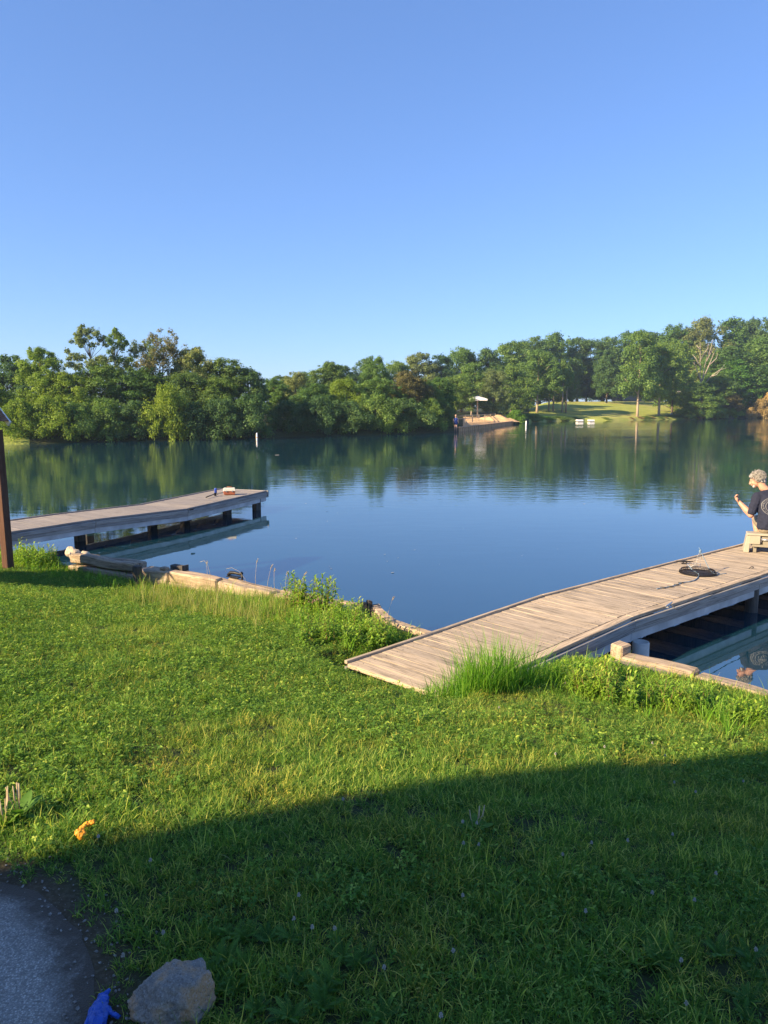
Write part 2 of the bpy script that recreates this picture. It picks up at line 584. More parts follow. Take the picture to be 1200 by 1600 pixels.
# docks: near edge first, far edge second (plan corners)
DR_L = [Vector((-0.31, 6.13)), Vector((1.81, 8.32)), Vector((9.10, 14.50))]   # right dock, water-side edge
DW = 1.10


def offs(a, b, w):
    d = (b - a).normalized()
    return Vector((d.y, -d.x)) * w


DR_R = [DR_L[0] + offs(DR_L[0], DR_L[1], DW), DR_L[1] + offs(DR_L[0], DR_L[2], DW), DR_L[2] + offs(DR_L[1], DR_L[2], DW)]
DR_POLY = DR_L + DR_R[::-1]
DECK_Z = 0.47
# ground falls away under the dock and rises to its landing


def lawn_z(x, y):
    d = shore_dist(x, y)
    z = near_z(x, y, d)
    if -1 < x < 3 and 4.5 < y < 9:
        q = poly_dist(Vector((x, y)), DR_POLY)
        if q < 0.25:
            z = min(z, DECK_Z - 0.06 - 0.14 * ss((0.2 - q) / 0.3))
    return z


def g_green(x, y):
    q = poly_dist(Vector((x, y)), PATH)
    return ss((q - 0.02) / 0.15)


def in_dock(x, y):
    if -1 < x < 3 and 4.5 < y < 9:
        return poly_dist(Vector((x, y)), DR_POLY)
    return 9.0


def visible_wedge(x, y):
    """1 where the camera, or one a step aside, can see the ground"""
    return 1.0 if (y > 0.9 and abs(x) < 0.62 * y + 1.9) else 0.0


def g_dens(x, y):
    if not visible_wedge(x, y): return 0.0
    d = shore_dist(x, y)
    if d < 0.10: return 0.0
    q = poly_dist(Vector((x, y)), PATH)
    f = ss((q - 0.01 + 0.05 * noise.noise(Vector((x * 7, y * 7, 0)))) / 0.22)
    k = in_dock(x, y)
    if k < 0.03: return 0.0
    # worn, dry soil patch near the wall
    pz = at(390, 935, 0.5)
    e = math.hypot((x - pz.x) / 0.55, (y - pz.y) / 0.4)
    f *= 0.35 + 0.65 * ss((e - 0.3) / 0.8)
    f *= max(0.12, 0.85 + 0.35 * noise.noise(Vector((x * 2.2, y * 2.2, 5))) + 1.1 * noise.noise(Vector((x * 6.3, y * 6.3, 25))))
    return max(0.0, f) * (1.0 if y < 4.5 else 0.75)


def g_tall(x, y):
    """how much longer the grass stands"""
    d = shore_dist(x, y)
    s = 1.0 + 0.35 * ss((1.2 - d) / 1.0)
    s *= 1 + 0.35 * noise.noise(Vector((x * 1.3, y * 1.3, 9))) + 0.65 * noise.noise(Vector((x * 5.5, y * 5.5, 19)))
    s = max(0.5, s)
    q = poly_dist(Vector((x, y)), PATH)
    if y < 3.2: s *= 1.05 - 0.3 * ss((0.35 - q) / 0.35)
    if y > 4: s *= 0.9
    return s


def g_clov(x, y):
    if g_dens(x, y) <= 0.05: return 0.0
    n = noise.noise(Vector((x * 0.8, y * 0.8, 31))) + 0.6 * noise.noise(Vector((x * 2.7, y * 2.7, 41)))
    sunny = ss((y - 3.2) / 1.5) * ss((2.0 - x) / 3.0)
    return max(0.0, min(1.0, 0.15 + 1.4 * n + 0.75 * sunny)) * g_dens(x, y)


def g_dry(x, y):
    if not visible_wedge(x, y): return 0.0
    d = shore_dist(x, y)
    if d < 0.12 or d > 1.6 or x > -0.9 or x < -3.6: return 0.0
    return ss((1.3 - d) / 0.8) * ss((x + 3.4) / 0.6) * ss((-0.9 - x) / 0.4) * max(0, 0.7 + noise.noise(Vector((x * 2.5, y * 2.5, 7))))


def g_bank(x, y):
    if not visible_wedge(x, y) or in_dock(x, y) < 0.05: return 0.0
    d = shore_dist(x, y)
    if d < 0.14: return 0.0
    if x > 0.9: return ss((1.45 - d) / 0.5) * (0.06 if d < 0.42 else 0.8)
    if x > -2.2: return 0.8 * ss((1.1 - d) / 0.5)
    return 0.7 * ss((0.9 - d) / 0.5)


XS = np.arange(-8.0, 5.2, 0.065); YS = np.arange(0.2, 13.2, 0.065)
lawn_me = grid('lawn', XS, YS, lawn_z, M_soil, {'green': g_green, 'dens': g_dens, 'tall': g_tall, 'clov': g_clov, 'dry': g_dry, 'bank': g_bank})
lawn = tag(link('lawn', lawn_me), kind='structure')


def far_y(u):
    T = [(-9000, 30), (-2500, 44), (-600, 50), (0, 51.8), (180, 56.5), (300, 58.7), (400, 61), (460, 66), (560, 69), (640, 72.4), (700, 77), (719, 80), (722, 101),
         (800, 113), (830, 128), (900, 141), (950, 142), (1060, 154), (1130, 163), (1200, 172), (1500, 185), (2500, 150), (9000, 60)]
    for i in range(len(T) - 1):
        if T[i][0] <= u <= T[i + 1][0]:
            t = (u - T[i][0]) / (T[i + 1][0] - T[i][0])
            return T[i][1] + (T[i + 1][1] - T[i][1]) * t
    return 60


def far_z(x, y):
    if y < 20: return -1.0
    u = U0 + F_PX * x / (y * 1.004)
    s = y - far_y(u)
    if s < 0: return -1.0 * ss(-s / 3)
    z = 0.45 * ss(s / 1.2) + 0.4 * ss(s / 12)
    hill = ss((u - 790) / 80)
    z += hill * (3.0 * ss(s / 48)) + (1 - hill) * 0.6 * ss(s / 60)
    z += 0.12 * noise.noise(Vector((x * 0.12, y * 0.12, 0))) * ss(s / 6)
    return z


far_u = list(np.arange(-900, -100, 50)) + list(np.arange(-100, 1350, 6)) + list(np.arange(1350, 2600, 50))
rows = [-4, -1.5, -0.3, 0, 0.35, 0.8, 1.5, 3, 5, 8, 12, 16, 20, 25, 30, 36, 42, 48, 60, 90, 150, 400, 1200]
V = []; NU = len(far_u)
for s in rows:
    for u in far_u:
        y = far_y(u) + s + (0.25 * noise.noise(Vector((u * 0.05, 0, 0))) if abs(s) < 2 else 0)
        x = (u - U0) / F_PX * y * 1.004
        V.append((x, y, far_z(x, y)))
idx = np.arange(len(V)).reshape(len(rows), NU)
Fc = np.stack([idx[:-1, :-1].ravel(), idx[:-1, 1:].ravel(), idx[1:, 1:].ravel(), idx[1:, :-1].ravel()], 1)
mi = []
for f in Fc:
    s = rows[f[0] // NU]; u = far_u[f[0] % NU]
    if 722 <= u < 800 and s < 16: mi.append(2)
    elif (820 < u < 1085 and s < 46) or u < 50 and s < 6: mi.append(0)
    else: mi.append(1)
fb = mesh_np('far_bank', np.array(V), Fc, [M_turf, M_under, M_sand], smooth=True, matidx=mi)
tag(link('far_bank', fb), kind='structure')

# the ground behind and around the camera
gx = [-900, -300, -120, -60, -30, -16, -8.02, -6, -4, -2, 0, 2, 4, 5.1, 8, 14, 30, 80]
gy = [-900, -300, -100, -60, -40, -20, -10, -5, -2, 0.24]
me = grid('ground', gx, gy, lambda x, y: max(-1.2, near_z(x, y)) - 0.003, M_turf)
tag(link('ground', me), kind='structure')
me = grid('ground_by_left_bank', [-90, -60, -45, -30, -22, -16, -12, -10, -7.96], [0.24, 3, 6, 9, 11, 13, 16, 20, 26, 32, 40, 46], lambda x, y: near_z(x, y) - 0.003, M_turf)
tag(link('left_ground', me), kind='structure')

# water
me = mesh_np('water', [(-900, -200, 0), (900, -200, 0), (900, 1500, 0), (-900, 1500, 0)], np.array([[0, 1, 2, 3]]), M_water)
tag(link('water', me), kind='structure')
me = mesh_np('lake_bed', [(-900, -200, -1.25), (900, -200, -1.25), (900, 1500, -1.25), (-900, 1500, -1.25)], np.array([[0, 1, 2, 3]]), M_soil)
tag(link('lake_bed', me), kind='structure')

# path sheet with a ragged rim
rim = []
PP = PATH
for i in range(len(PP)):
    a, b = PP[i], PP[(i + 1) % len(PP)]
    L = (b - a).length
    n = max(1, min(40, int(L / 0.05))) if (a.y > 0.5 or b.y > 0.5) else 4
    for j in range(n):
        p = a.lerp(b, j / n)
        nn = Vector((noise.noise(Vector((p.x * 11, p.y * 11, 0))), noise.noise(Vector((p.x * 11, p.y * 11, 8))))) * 0.05
        rim.append(p + nn)
bm = bmesh.new()
vs = [bm.verts.new((p.x, p.y, 0)) for p in rim]
f = bm.faces.new(vs)
bmesh.ops.triangulate(bm, faces=[f])
for _ in range(6):
    Lmin = 0.07
    es = [e for e in bm.edges if e.calc_length() > Lmin and min(e.verts[0].co.y, e.verts[1].co.y) > 0.9 - 3 * (_ < 4) and max(e.verts[0].co.x, e.verts[1].co.x) > -2.2 - 3 * (_ < 4)]
    if not es: break
    bmesh.ops.subdivide_edges(bm, edges=es, cuts=1)
    bmesh.ops.triangulate(bm, faces=bm.faces[:])
for v in bm.verts:
    v.co.z = (lawn_z(v.co.x, v.co.y) if v.co.y > 0.2 else near_z(v.co.x, v.co.y)) + 0.002 + 0.005 * ss(-poly_dist(Vector((v.co.x, v.co.y)), PATH) / 0.15)
pme = bm_mesh('path', bm, M_path, True)
pa = pme.attributes.new('edge', 'FLOAT', 'POINT')
pa.data.foreach_set('value', np.array([ss(-poly_dist(Vector((v.co.x, v.co.y)), PATH) / 0.20) for v in pme.vertices], dtype=np.float32))
tag(link('path', pme), kind='structure')



# ------------------------------------------------------------------ grass
def blades(rng, n, L, W, spread, lean, seg=3, tone_hi=1.0):
    """n curved tapering blades; returns verts, quad faces, tri faces, tone"""
    ang = rng.uniform(0, 2 * PI, n)
    rad = spread * np.sqrt(rng.uniform(0, 1, n)); ra = rng.uniform(0, 2 * PI, n)
    bx, by = rad * np.cos(ra), rad * np.sin(ra)
    Ln = rng.uniform(L[0], L[1], n); Wd = rng.uniform(W[0], W[1], n)
    le = rng.uniform(lean[0], lean[1], n)
    tw = ang + rng.uniform(-0.9, 0.9, n)
    tone = rng.uniform(0, 1, n) * tone_hi
    V = np.zeros((n, 2 * seg + 1, 3)); 
    for s in range(seg + 1):
        t = s / seg
        th = le * (0.35 + 0.65 * t)          # bends over with height
        hx = Ln * t * np.sin(th); hz = Ln * t * np.cos(th)
        cx = bx + np.cos(ang) * hx; cy = by + np.sin(ang) * hx
        w = Wd * 0.5 * (1 - t) ** 0.6 * (0.75 + 0.5 * t)
        px, py = -np.sin(tw) * w, np.cos(tw) * w
        if s < seg:
            V[:, 2 * s, :] = np.stack([cx - px, cy - py, hz], 1)
            V[:, 2 * s + 1, :] = np.stack([cx + px, cy + py, hz], 1)
        else:
            V[:, 2 * s, :] = np.stack([cx, cy, hz], 1)
    k = 2 * seg + 1
    off = (np.arange(n) * k)[:, None]
    Q = np.concatenate([off + np.array([2 * s, 2 * s + 1, 2 * s + 3, 2 * s + 2]) for s in range(seg - 1)], 0)
    T = off + np.array([2 * seg - 2, 2 * seg - 1, 2 * seg])
    return V.reshape(-1, 3), Q, T, np.repeat(tone, k)


def tuft_mesh(name, seed, mat, parts):
    rng = np.random.default_rng(seed)
    Vs, Qs, Ts, to = [], [], [], []
    o = 0
    for kw in parts:
        v, q, t, tn = blades(rng, **kw)
        Vs.append(v); Qs.append(q + o); Ts.append(t + o); to.append(tn); o += len(v)
    return mesh_np(name, np.concatenate(Vs), [np.concatenate(Qs), np.concatenate(Ts)], mat, tone=np.concatenate(to))


def leaflets_mesh(name, seed, mat, n, spread, hgt, size, three=True, aspect=1.5):
    """small broad leaves on short stalks (clover, broadleaf weeds in the turf)"""
    rng = np.random.default_rng(seed)
    V, Fq, to = [], [], []
    for i in range(n):
        r = spread * math.sqrt(rng.uniform()); a = rng.uniform(0, 2 * PI)
        c = Vector((r * math.cos(a), r * math.sin(a), rng.uniform(hgt[0], hgt[1])))
        yaw = rng.uniform(0, 2 * PI); tn = rng.uniform(0, 0.9)
        nrm = Vector((rng.uniform(-0.6, 0.6), rng.uniform(-0.6, 0.6), 1)).normalized()
        for j in range(3 if three else 1):
            b = yaw + j * 2 * PI / 3
            d = Vector((math.cos(b), math.sin(b), 0)); d = (d - nrm * d.dot(nrm)).normalized()
            s = nrm.cross(d)
            L = size * rng.uniform(0.7, 1.2); W = L / aspect
            o = len(V)
            V += [c, c + d * L * 0.5 + s * W * 0.5 + nrm * L * 0.12, c + d * L, c + d * L * 0.5 - s * W * 0.5 + nrm * L * 0.12]
            Fq.append((o, o + 1, o + 2, o + 3)); to += [tn] * 4
        # stalk
        o = len(V)
        V += [Vector((c.x * 0.5, c.y * 0.5, 0)), Vector((c.x * 0.5 + 0.0015, c.y * 0.5, 0)), c + Vector((0.001, 0, 0)), c]
        Fq.append((o, o + 1, o + 2, o + 3)); to += [0.1] * 4
    return mesh_np(name, np.array([tuple(v) for v in V]), np.array(Fq), mat, tone=np.array(to))


def hidden_collection(name, meshes):
    col = bpy.data.collections.new(name)
    for i, me in enumerate(meshes):
        o = bpy.data.objects.new(name + '_source', me)
        col.objects.link(o)
    return col


def scatter(name, base_me, col, dens_attr, dens, scale_attr, smin, smax, seed, tilt=0.25, label=None, cat=None):
    o = bpy.data.objects.new(name, base_me)
    C.objects.link(o)
    ng = bpy.data.node_groups.new(name, 'GeometryNodeTree')
    ng.interface.new_socket('Geometry', in_out='INPUT', socket_type='NodeSocketGeometry')
    ng.interface.new_socket('Geometry', in_out='OUTPUT', socket_type='NodeSocketGeometry')
    k = N(ng)
    gi = k.n('NodeGroupInput'); go = k.n('NodeGroupOutput')
    dp = k.n('GeometryNodeDistributePointsOnFaces', distribute_method='RANDOM')
    na = k.n('GeometryNodeInputNamedAttribute', data_type='FLOAT'); na.inputs['Name'].default_value = dens_attr
    k.l(gi.outputs[0], dp.inputs['Mesh'])
    k.l(k.math('MULTIPLY', na.outputs['Attribute'], dens), dp.inputs['Density'])
    dp.inputs['Seed'].default_value = seed
    ci = k.n('GeometryNodeCollectionInfo')
    ci.inputs['Collection'].default_value = col
    ci.inputs['Separate Children'].default_value = True
    ci.inputs['Reset Children'].default_value = True
    ip = k.n('GeometryNodeInstanceOnPoints')
    k.l(dp.outputs['Points'], ip.inputs['Points'])
    k.l(ci.outputs[0], ip.inputs['Instance'])
    ip.inputs['Pick Instance'].default_value = True
    rv = k.n('FunctionNodeRandomValue', data_type='FLOAT_VECTOR')
    rv.inputs[0].default_value = (-tilt, -tilt, 0); rv.inputs[1].default_value = (tilt, tilt, 2 * PI)
    rv.inputs['Seed'].default_value = seed + 1
    k.l(rv.outputs[0], ip.inputs['Rotation'])
    rs = k.n('FunctionNodeRandomValue', data_type='FLOAT')
    rs.inputs[2].default_value = smin; rs.inputs[3].default_value = smax
    rs.inputs['Seed'].default_value = seed + 2
    if scale_attr:
        nb = k.n('GeometryNodeInputNamedAttribute', data_type='FLOAT'); nb.inputs['Name'].default_value = scale_attr
        k.l(k.math('MULTIPLY', rs.outputs[1], nb.outputs['Attribute']), ip.inputs['Scale'])
    else:
        k.l(rs.outputs[1], ip.inputs['Scale'])
    k.l(ip.outputs[0], go.inputs[0])
    md = o.modifiers.new('scatter', 'NODES'); md.node_group = ng
    tag(o, label, cat, kind='stuff')
    return o


tufts = [tuft_mesh('turf_tuft', 100 + i, M_grass, [
    dict(n=13, L=(0.03, 0.062), W=(0.0035, 0.0065), spread=0.035, lean=(0.5, 1.45)),
    dict(n=4, L=(0.045, 0.095), W=(0.0025, 0.0045), spread=0.03, lean=(0.1, 1.0)),
    dict(n=5, L=(0.025, 0.05), W=(0.006, 0.010), spread=0.04, lean=(0.7, 1.5))]) for i in range(6)]
tuft_col = hidden_collection('turf_tufts', tufts)
scatter('lawn_grass', lawn_me, tuft_col, 'dens', 1750, 'tall', 0.42, 0.92, 3, label='sunlit and shaded green lawn grass sloping down to the lake', cat='grass')

clov = [leaflets_mesh('clover_patch', 200 + i, M_clover, 16, 0.05, (0.02, 0.05), 0.011) for i in range(3)] + \
       [leaflets_mesh('broadleaf_patch', 210 + i, M_clover, 11, 0.045, (0.015, 0.05), 0.026, three=False, aspect=2.9) for i in range(3)]
scatter('ground_cover', lawn_me, hidden_collection('broadleaf_patches', clov), 'clov', 1050, None, 0.45, 1.15, 11, 0.4,
        label='low clover and broad leaved ground cover growing through the lawn', cat='ground cover')

thatch = [tuft_mesh('thatch', 400 + i, M_dry, [dict(n=7, L=(0.03, 0.08), W=(0.0015, 0.003), spread=0.04, lean=(0.9, 1.55))]) for i in range(4)]
scatter('lawn_thatch', lawn_me, hidden_collection('thatch_tufts', thatch), 'dens', 45, 'tall', 0.6, 1.0, 41, 0.3, label='pale dead thatch blades scattered through the lawn', cat='grass')
dry = [tuft_mesh('dry_tuft', 300 + i, M_dry, [dict(n=14, L=(0.08, 0.24), W=(0.002, 0.0045), spread=0.05, lean=(0.05, 0.7))]) for i in range(4)]
scatter('dry_bank_grass', lawn_me, hidden_collection('dry_tufts', dry), 'dry', 320, None, 0.7, 1.2, 21, 0.2,
        label='yellowed dry grass along the top of the timber wall', cat='grass')


bank = [tuft_mesh('bank_tuft', 500 + i, M_tall, [dict(n=9, L=(0.09, 0.26), W=(0.003, 0.008), spread=0.05, lean=(0.05, 0.95))]) for i in range(4)]
scatter('bank_grass', lawn_me, hidden_collection('bank_tufts', bank), 'bank', 130, None, 0.6, 1.1, 51, 0.25,
        label='longer loose grass standing among the weeds beside the docks', cat='grass')


# pebbles at the path's edge
def g_peb(x, y):
    if y > 3.2 or y < 1.2 or x > 0: return 0.0
    q = poly_dist(Vector((x, y)), PATH)
    return 1.0 if -0.12 < q < 0.16 else (0.15 if q < 0 else 0.0)


PX = np.arange(-2.6, -0.3, 0.06); PY = np.arange(1.0, 3.2, 0.06)
peb_me = grid('pebble_ground', PX, PY, lambda x, y: lawn_z(x, y) + 0.006, M_soil, {'peb': g_peb})
M_pebble = simple_mat('pebble_stone', (0.30, 0.28, 0.25), 0.8, 0, 0.5, 40, 0.2)
pb = []
for i in range(4):
    bm = bmesh.new(); bmesh.ops.create_icosphere(bm, subdivisions=1, radius=0.0045)
    for v in bm.verts:
        v.co += Vector((random.Random(i * 50 + v.index).uniform(-1, 1), random.Random(i * 71 + v.index).uniform(-1, 1), 0)) * 0.0018; v.co.z *= 0.6
    pb.append(bm_mesh('pebble', bm, M_pebble))
scatter('gravel', peb_me, hidden_collection('pebbles', pb), 'peb', 700, None, 0.3, 1.2, 31, 0.5, label='loose gravel scattered along the worn edge of the path', cat='gravel')


# ------------------------------------------------------------------ timber helpers
def timber_mesh(L, w, h, seed, bevel=0.012, name='timber', mat=None, rough=0.01):
    """a weathered beam along local X, slightly uneven"""
    bm = bmesh.new()
    add_box(bm, (0, 0, 0), (L, w, h), bevel=bevel)
    n = max(2, int(L / 0.18))
    bmesh.ops.subdivide_edges(bm, edges=[e for e in bm.edges if abs((e.verts[0].co - e.verts[1].co).x) > L * 0.5], cuts=n)
    for v in bm.verts:
        v.co += Vector((0, noise.noise(v.co * 2.1 + Vector((seed, 0, 0))), noise.noise(v.co * 1.7 + Vector((0, seed, 5))))) * rough
    return bm_mesh(name, bm, mat or M_wall)


# ------------------------------------------------------------------ docks
def build_dock(name, Ls, Rs, zs, board_w, label, piles=(), deck=None):
    deck = deck or M_dock
    root = empty(name, (Ls[0].x, Ls[0].y, 0))
    base = Vector((Ls[0].x, Ls[0].y, 0))
    tag(root, label, 'dock')
    rnd = random.Random(len(name) + int(Ls[0].x * 10))
    full = {}
    th = 0.036
    for s in range(len(Ls) - 1):
        a0, a1, b0, b1 = Ls[s], Ls[s + 1], Rs[s], Rs[s + 1]
        z0, z1 = zs[s], zs[s + 1]
        d = (a1 - a0).normalized(); L = (a1 - a0).length
        n = int(round(L / board_w))
        for i in range(n):
            t0 = i / n; t1 = (i + 1) / n
            pa = a0.lerp(a1, (t0 + t1) / 2); pb_ = b0.lerp(b1, (t0 + t1) / 2)
            z = z0 + (z1 - z0) * (t0 + t1) / 2
            v = pb_ - pa; pb_ = pb_ - v.normalized() * 0.098; c = (pa + pb_) / 2; v = pb_ - pa
            ln = v.length + rnd.uniform(-0.012, 0.01); w = L / n * 0.978
            key = (round(ln, 1), round(w, 3), rnd.randrange(4))
            if key not in full:
                bm = bmesh.new()
                add_box(bm, (0, 0, 0), (1, w, th), bevel=0.0018)
                bmesh.ops.subdivide_edges(bm, edges=[e for e in bm.edges if abs((e.verts[0].co - e.verts[1].co).x) > 0.5], cuts=3)
                for vv in bm.verts:
                    vv.co.z += 0.0025 * noise.noise(Vector((vv.co.x * 2, vv.co.y * 25, key[2] * 9)))
                full[key] = bm_mesh('plank', bm, deck)
            p = link('plank', full[key], root, (c.x - base.x, c.y - base.y, z - th / 2 + rnd.uniform(-0.001, 0.001)),
                     (rnd.uniform(-0.003, 0.003), rnd.uniform(-0.0006, 0.0006), math.atan2(v.y, v.x) + rnd.uniform(-0.004, 0.004)), (ln, 1, 1))
        # edge strips, skirts and carriers
        dz = (z1 - z0)
        for side, (e0, e1, sg) in enumerate(((a0, a1, -1), (b0, b1, 1))):
            out = offs(e0, e1, 1.0).normalized() * (1 if side == 1 else -1)
            P0 = Vector((e0.x, e0.y, z0)) - base; P1 = Vector((e1.x, e1.y, z1)) - base
            O = Vector((out.x, out.y, 0))
            up = Vector((0, 0, 1))
            def beam(nm, off, zc, w, h, mat, bev=0.004):
                A = P0 + O * off + up * zc; B = P1 + O * off + up * zc
                Lb = (B - A).length
                me = timber_mesh(Lb - 0.006, w, h, rnd.uniform(0, 50), bev, nm, mat, 0.003)
                dd = (B - A)
                link(nm, me, root, (A + B) / 2, (0, -math.asin(dd.z / dd.length), math.atan2(dd.y, dd.x)))
            if side == 0: beam('edge_strip', 0.022, 0.006, 0.036, 0.030, deck)
            else: beam('edge_board', -0.040, -0.014, 0.090, 0.036, deck)
            beam('fascia_board', 0.026 if side == 0 else 0.020, -0.068, 0.034, 0.068, M_grey)
            beam('fascia_board', 0.012 if side == 0 else 0.006, -0.132, 0.034, 0.066, M_grey)
            beam('lower_beam', -0.03, -0.212, 0.05, 0.10, M_alu)
        bm = bmesh.new()
        nj = max(2, int(L / 0.9))
        for i in range(nj + 1):
            t = (i + 0.5) / (nj + 1)
            q0 = a0.lerp(a1, t); q1 = b0.lerp(b1, t); z = z0 + dz * t - 0.11
            inw = (q1 - q0).normalized() * 0.03
            add_beam(bm, Vector((q0.x + inw.x, q0.y + inw.y, z)) - base, Vector((q1.x - inw.x, q1.y - inw.y, z)) - base, 0.045, 0.13)
        link('joists', bm_mesh('joists', bm, M_post), root)
    bm = bmesh.new()
    for o in list(root.children):
        if o.name.startswith('plank'):
            for ex in (-0.5, 0.5):
                for yy in (-0.03, 0.03):
                    xx = ex * o.scale.x * (1 - 0.09 / o.scale.x * 2)
                    q = o.location + Matrix.Rotation(o.rotation_euler.z, 3, 'Z') @ Vector((xx, yy, th / 2 + 0.0015))
                    bmesh.ops.create_circle(bm, cap_ends=True, segments=6, radius=0.0055, matrix=Matrix.Translation(q))
    link('nail_heads', bm_mesh('nail_heads', bm, M_black), root)['kind'] = 'stuff'
    # end skirt
    e0, e1 = Ls[-1], Rs[-1]
    dd = (e1 - e0); Lb = dd.length
    c = (e0 + e1) / 2 + (Ls[-1] - Ls[-2]).normalized() * 0.02
    link('end_board', timber_mesh(Lb + 0.1, 0.038, 0.16, 3.3, 0.004, 'end_board', M_grey, 0.003), root, (c.x - base.x, c.y - base.y, zs[-1] - 0.075), (0, 0, math.atan2(dd.y, dd.x)))
    for (p, r, zt, mt, seg) in piles:
        bm = bmesh.new()
        if seg == 4:
            add_box(bm, (0, 0, (zt - 1.0) / 2), (2 * r, 2 * r, zt + 1.0), bevel=0.008)
        else:
            lathe(bm, [(r, -1.0), (r, zt - 0.01), (r - 0.006, zt), (r - 0.014, zt), (r - 0.016, zt - 0.05)], seg)
        link('piling', bm_mesh('piling', bm, mt, seg > 4), root, (p[0] - base.x, p[1] - base.y, 0), (0, 0, rnd.uniform(-0.1, 0.1) + 0.8))
    return root


_pp = at(1001, 1014, .12)
pilesR = [((_pp.x, _pp.y), 0.085, DECK_Z - 0.27, M_pvc, 24), ((4.7, 9.4), 0.08, DECK_Z - 0.05, M_post, 12), ((4.25, 10.15), 0.08, DECK_Z - 0.05, M_post, 12),
          ((7.4, 11.8), 0.08, DECK_Z - 0.05, M_post, 12), ((6.9, 12.45), 0.08, DECK_Z - 0.05, M_post, 12)]
dock_r = build_dock('fishing_dock', DR_L, DR_R, [DECK_Z - 0.02, DECK_Z, DECK_Z], 0.138,
                    'weathered tan plank dock running from the lawn to the seated fisherman', piles=pilesR)
_f1 = at(292, 794, .45).xy; _f0 = Vector((-7.35, 11.3))
LF = [_f0, _f0.lerp(Vector((_f1.x, _f1.y)), .60), _f1, at(416, 767.5, .45).xy]
LF = [Vector((p.x, p.y)) for p in LF]
DL_R = LF
DL_L = []
W2 = 1.32
n1 = -offs(LF[0], LF[2], W2); n2 = -offs(LF[2], LF[3], W2)
DL_L = [LF[0] + n1 * .9, LF[1] + n1 * .88, LF[2] + (n1 + n2).normalized() * W2, LF[3] + n2]
pl = [at(*q, 0).xy for q in [(125, 845), (238, 822), (289, 810), (355, 804), (401, 797)]]
pilesL = [((p.x, p.y), 0.082, 0.34, M_post, 4) for p in pl] + [((-5.0, 19.0), 0.08, 0.34, M_post, 4), ((-6.3, 15.9), 0.08, 0.34, M_post, 4), ((-6.9, 13.4), 0.08, 0.34, M_post, 4)]
dock_l = build_dock('fishing_dock', DL_L, DL_R, [0.46, 0.49, 0.44, 0.46], 0.14,
                    'long grey plank dock on dark posts reaching out at the left', piles=pilesL, deck=M_deckgrey)
# left bank support where the dock meets the wall

# cleats and line on the right dock
def cleat(loc, rz, label, m=M_black):
    t = empty('mooring_cleat', loc, rz)
    tag(t, label, 'cleat')
    bm = bmesh.new()
    add_box(bm, (0, 0, 0.006), (0.09, 0.035, 0.010), bevel=0.003)
    link('base_plate', bm_mesh('base_plate', bm, m), t)
    bm = bmesh.new()
    for sx in (-0.022, 0.022):
        tube(bm, [(sx, 0, 0.008), (sx, 0, 0.03)], 0.008, 8)
    tube(bm, [(-0.11, 0, 0.038), (-0.06, 0, 0.033), (0, 0, 0.032), (0.06, 0, 0.033), (0.11, 0, 0.038)], [0.005, 0.009, 0.011, 0.009, 0.005], 8)
    link('horn', bm_mesh('horn', bm, m, True), t)
    return t


ang_r = math.atan2((DR_L[2] - DR_L[1]).y, (DR_L[2] - DR_L[1]).x)
p = at(1070, 881, DECK_Z)
cleat((p.x, p.y, DECK_Z), ang_r - 0.9, 'small black cleat on the dock edge beside the dark fish basket')
M_galv = simple_mat('galvanised_metal', (0.42, 0.44, 0.46), 0.4, 0.6, 0.2, 30)
p = at(1049, 950, DECK_Z)
cleat((p.x - 0.02, p.y + 0.02, DECK_Z + 0.002), ang_r + 0.2, 'grey metal cleat with a knotted cord on the near dock edge', M_galv)


def cord(name, pts, r, mat, label, cat='rope', wob=0.01, sub=6):
    P = []
    pts = [Vector(q) for q in pts]
    for i in range(len(pts) - 1):
        p0 = pts[max(0, i - 1)]; p1 = pts[i]; p2 = pts[i + 1]; p3 = pts[min(len(pts) - 1, i + 2)]
        for j in range(sub):
            t = j / sub
            P.append(0.5 * ((2 * p1) + (p2 - p0) * t + (2 * p0 - 5 * p1 + 4 * p2 - p3) * t * t + (3 * p1 - p0 - 3 * p2 + p3) * t ** 3))
    P.append(pts[-1])
    for i, q in enumerate(P):
        q += Vector((noise.noise(Vector((i * 0.7, 1, 0))), noise.noise(Vector((i * 0.7, 5, 0))), 0)) * wob
    bm = bmesh.new(); tube(bm, P, r, 6)
    o = link(name, bm_mesh(name, bm, mat, True))
    return tag(o, label, cat) if label else o


M_bluerope = simple_mat('blue_grey_cord', (0.16, 0.24, 0.32), 0.7, 0, 0.2, 80)
M_darkrope = simple_mat('dark_cord', (0.06, 0.065, 0.07), 0.8, 0, 0.2, 80)
zd = DECK_Z + 0.008
knot = at(1049, 950, DECK_Z)
pts = [Vector((knot.x, knot.y, zd + 0.03)), at(1058, 952, zd), at(1075, 945, zd), at(1110, 931, zd), at(1150, 915, zd), at(1195, 900, zd), at(1240, 884, zd)]
cord('thin_cord', pts, 0.0045, M_darkrope, 'thin dark cord lying along the near edge of the dock')
# metal hook
bm = bmesh.new()
h0 = at(1170, 889, DECK_Z)
tube(bm, [(0, 0, 0.004), (0.03, 0.0, 0.03), (0.06, 0.01, 0.03), (0.075, 0.02, 0.012), (0.05, 0.03, 0.005)], 0.0045, 6)
o = link('eye_hook', bm_mesh('eye_hook', bm, M_black, True), None, h0)
tag(o, 'small dark hook standing on the planks near the stool', 'hook')

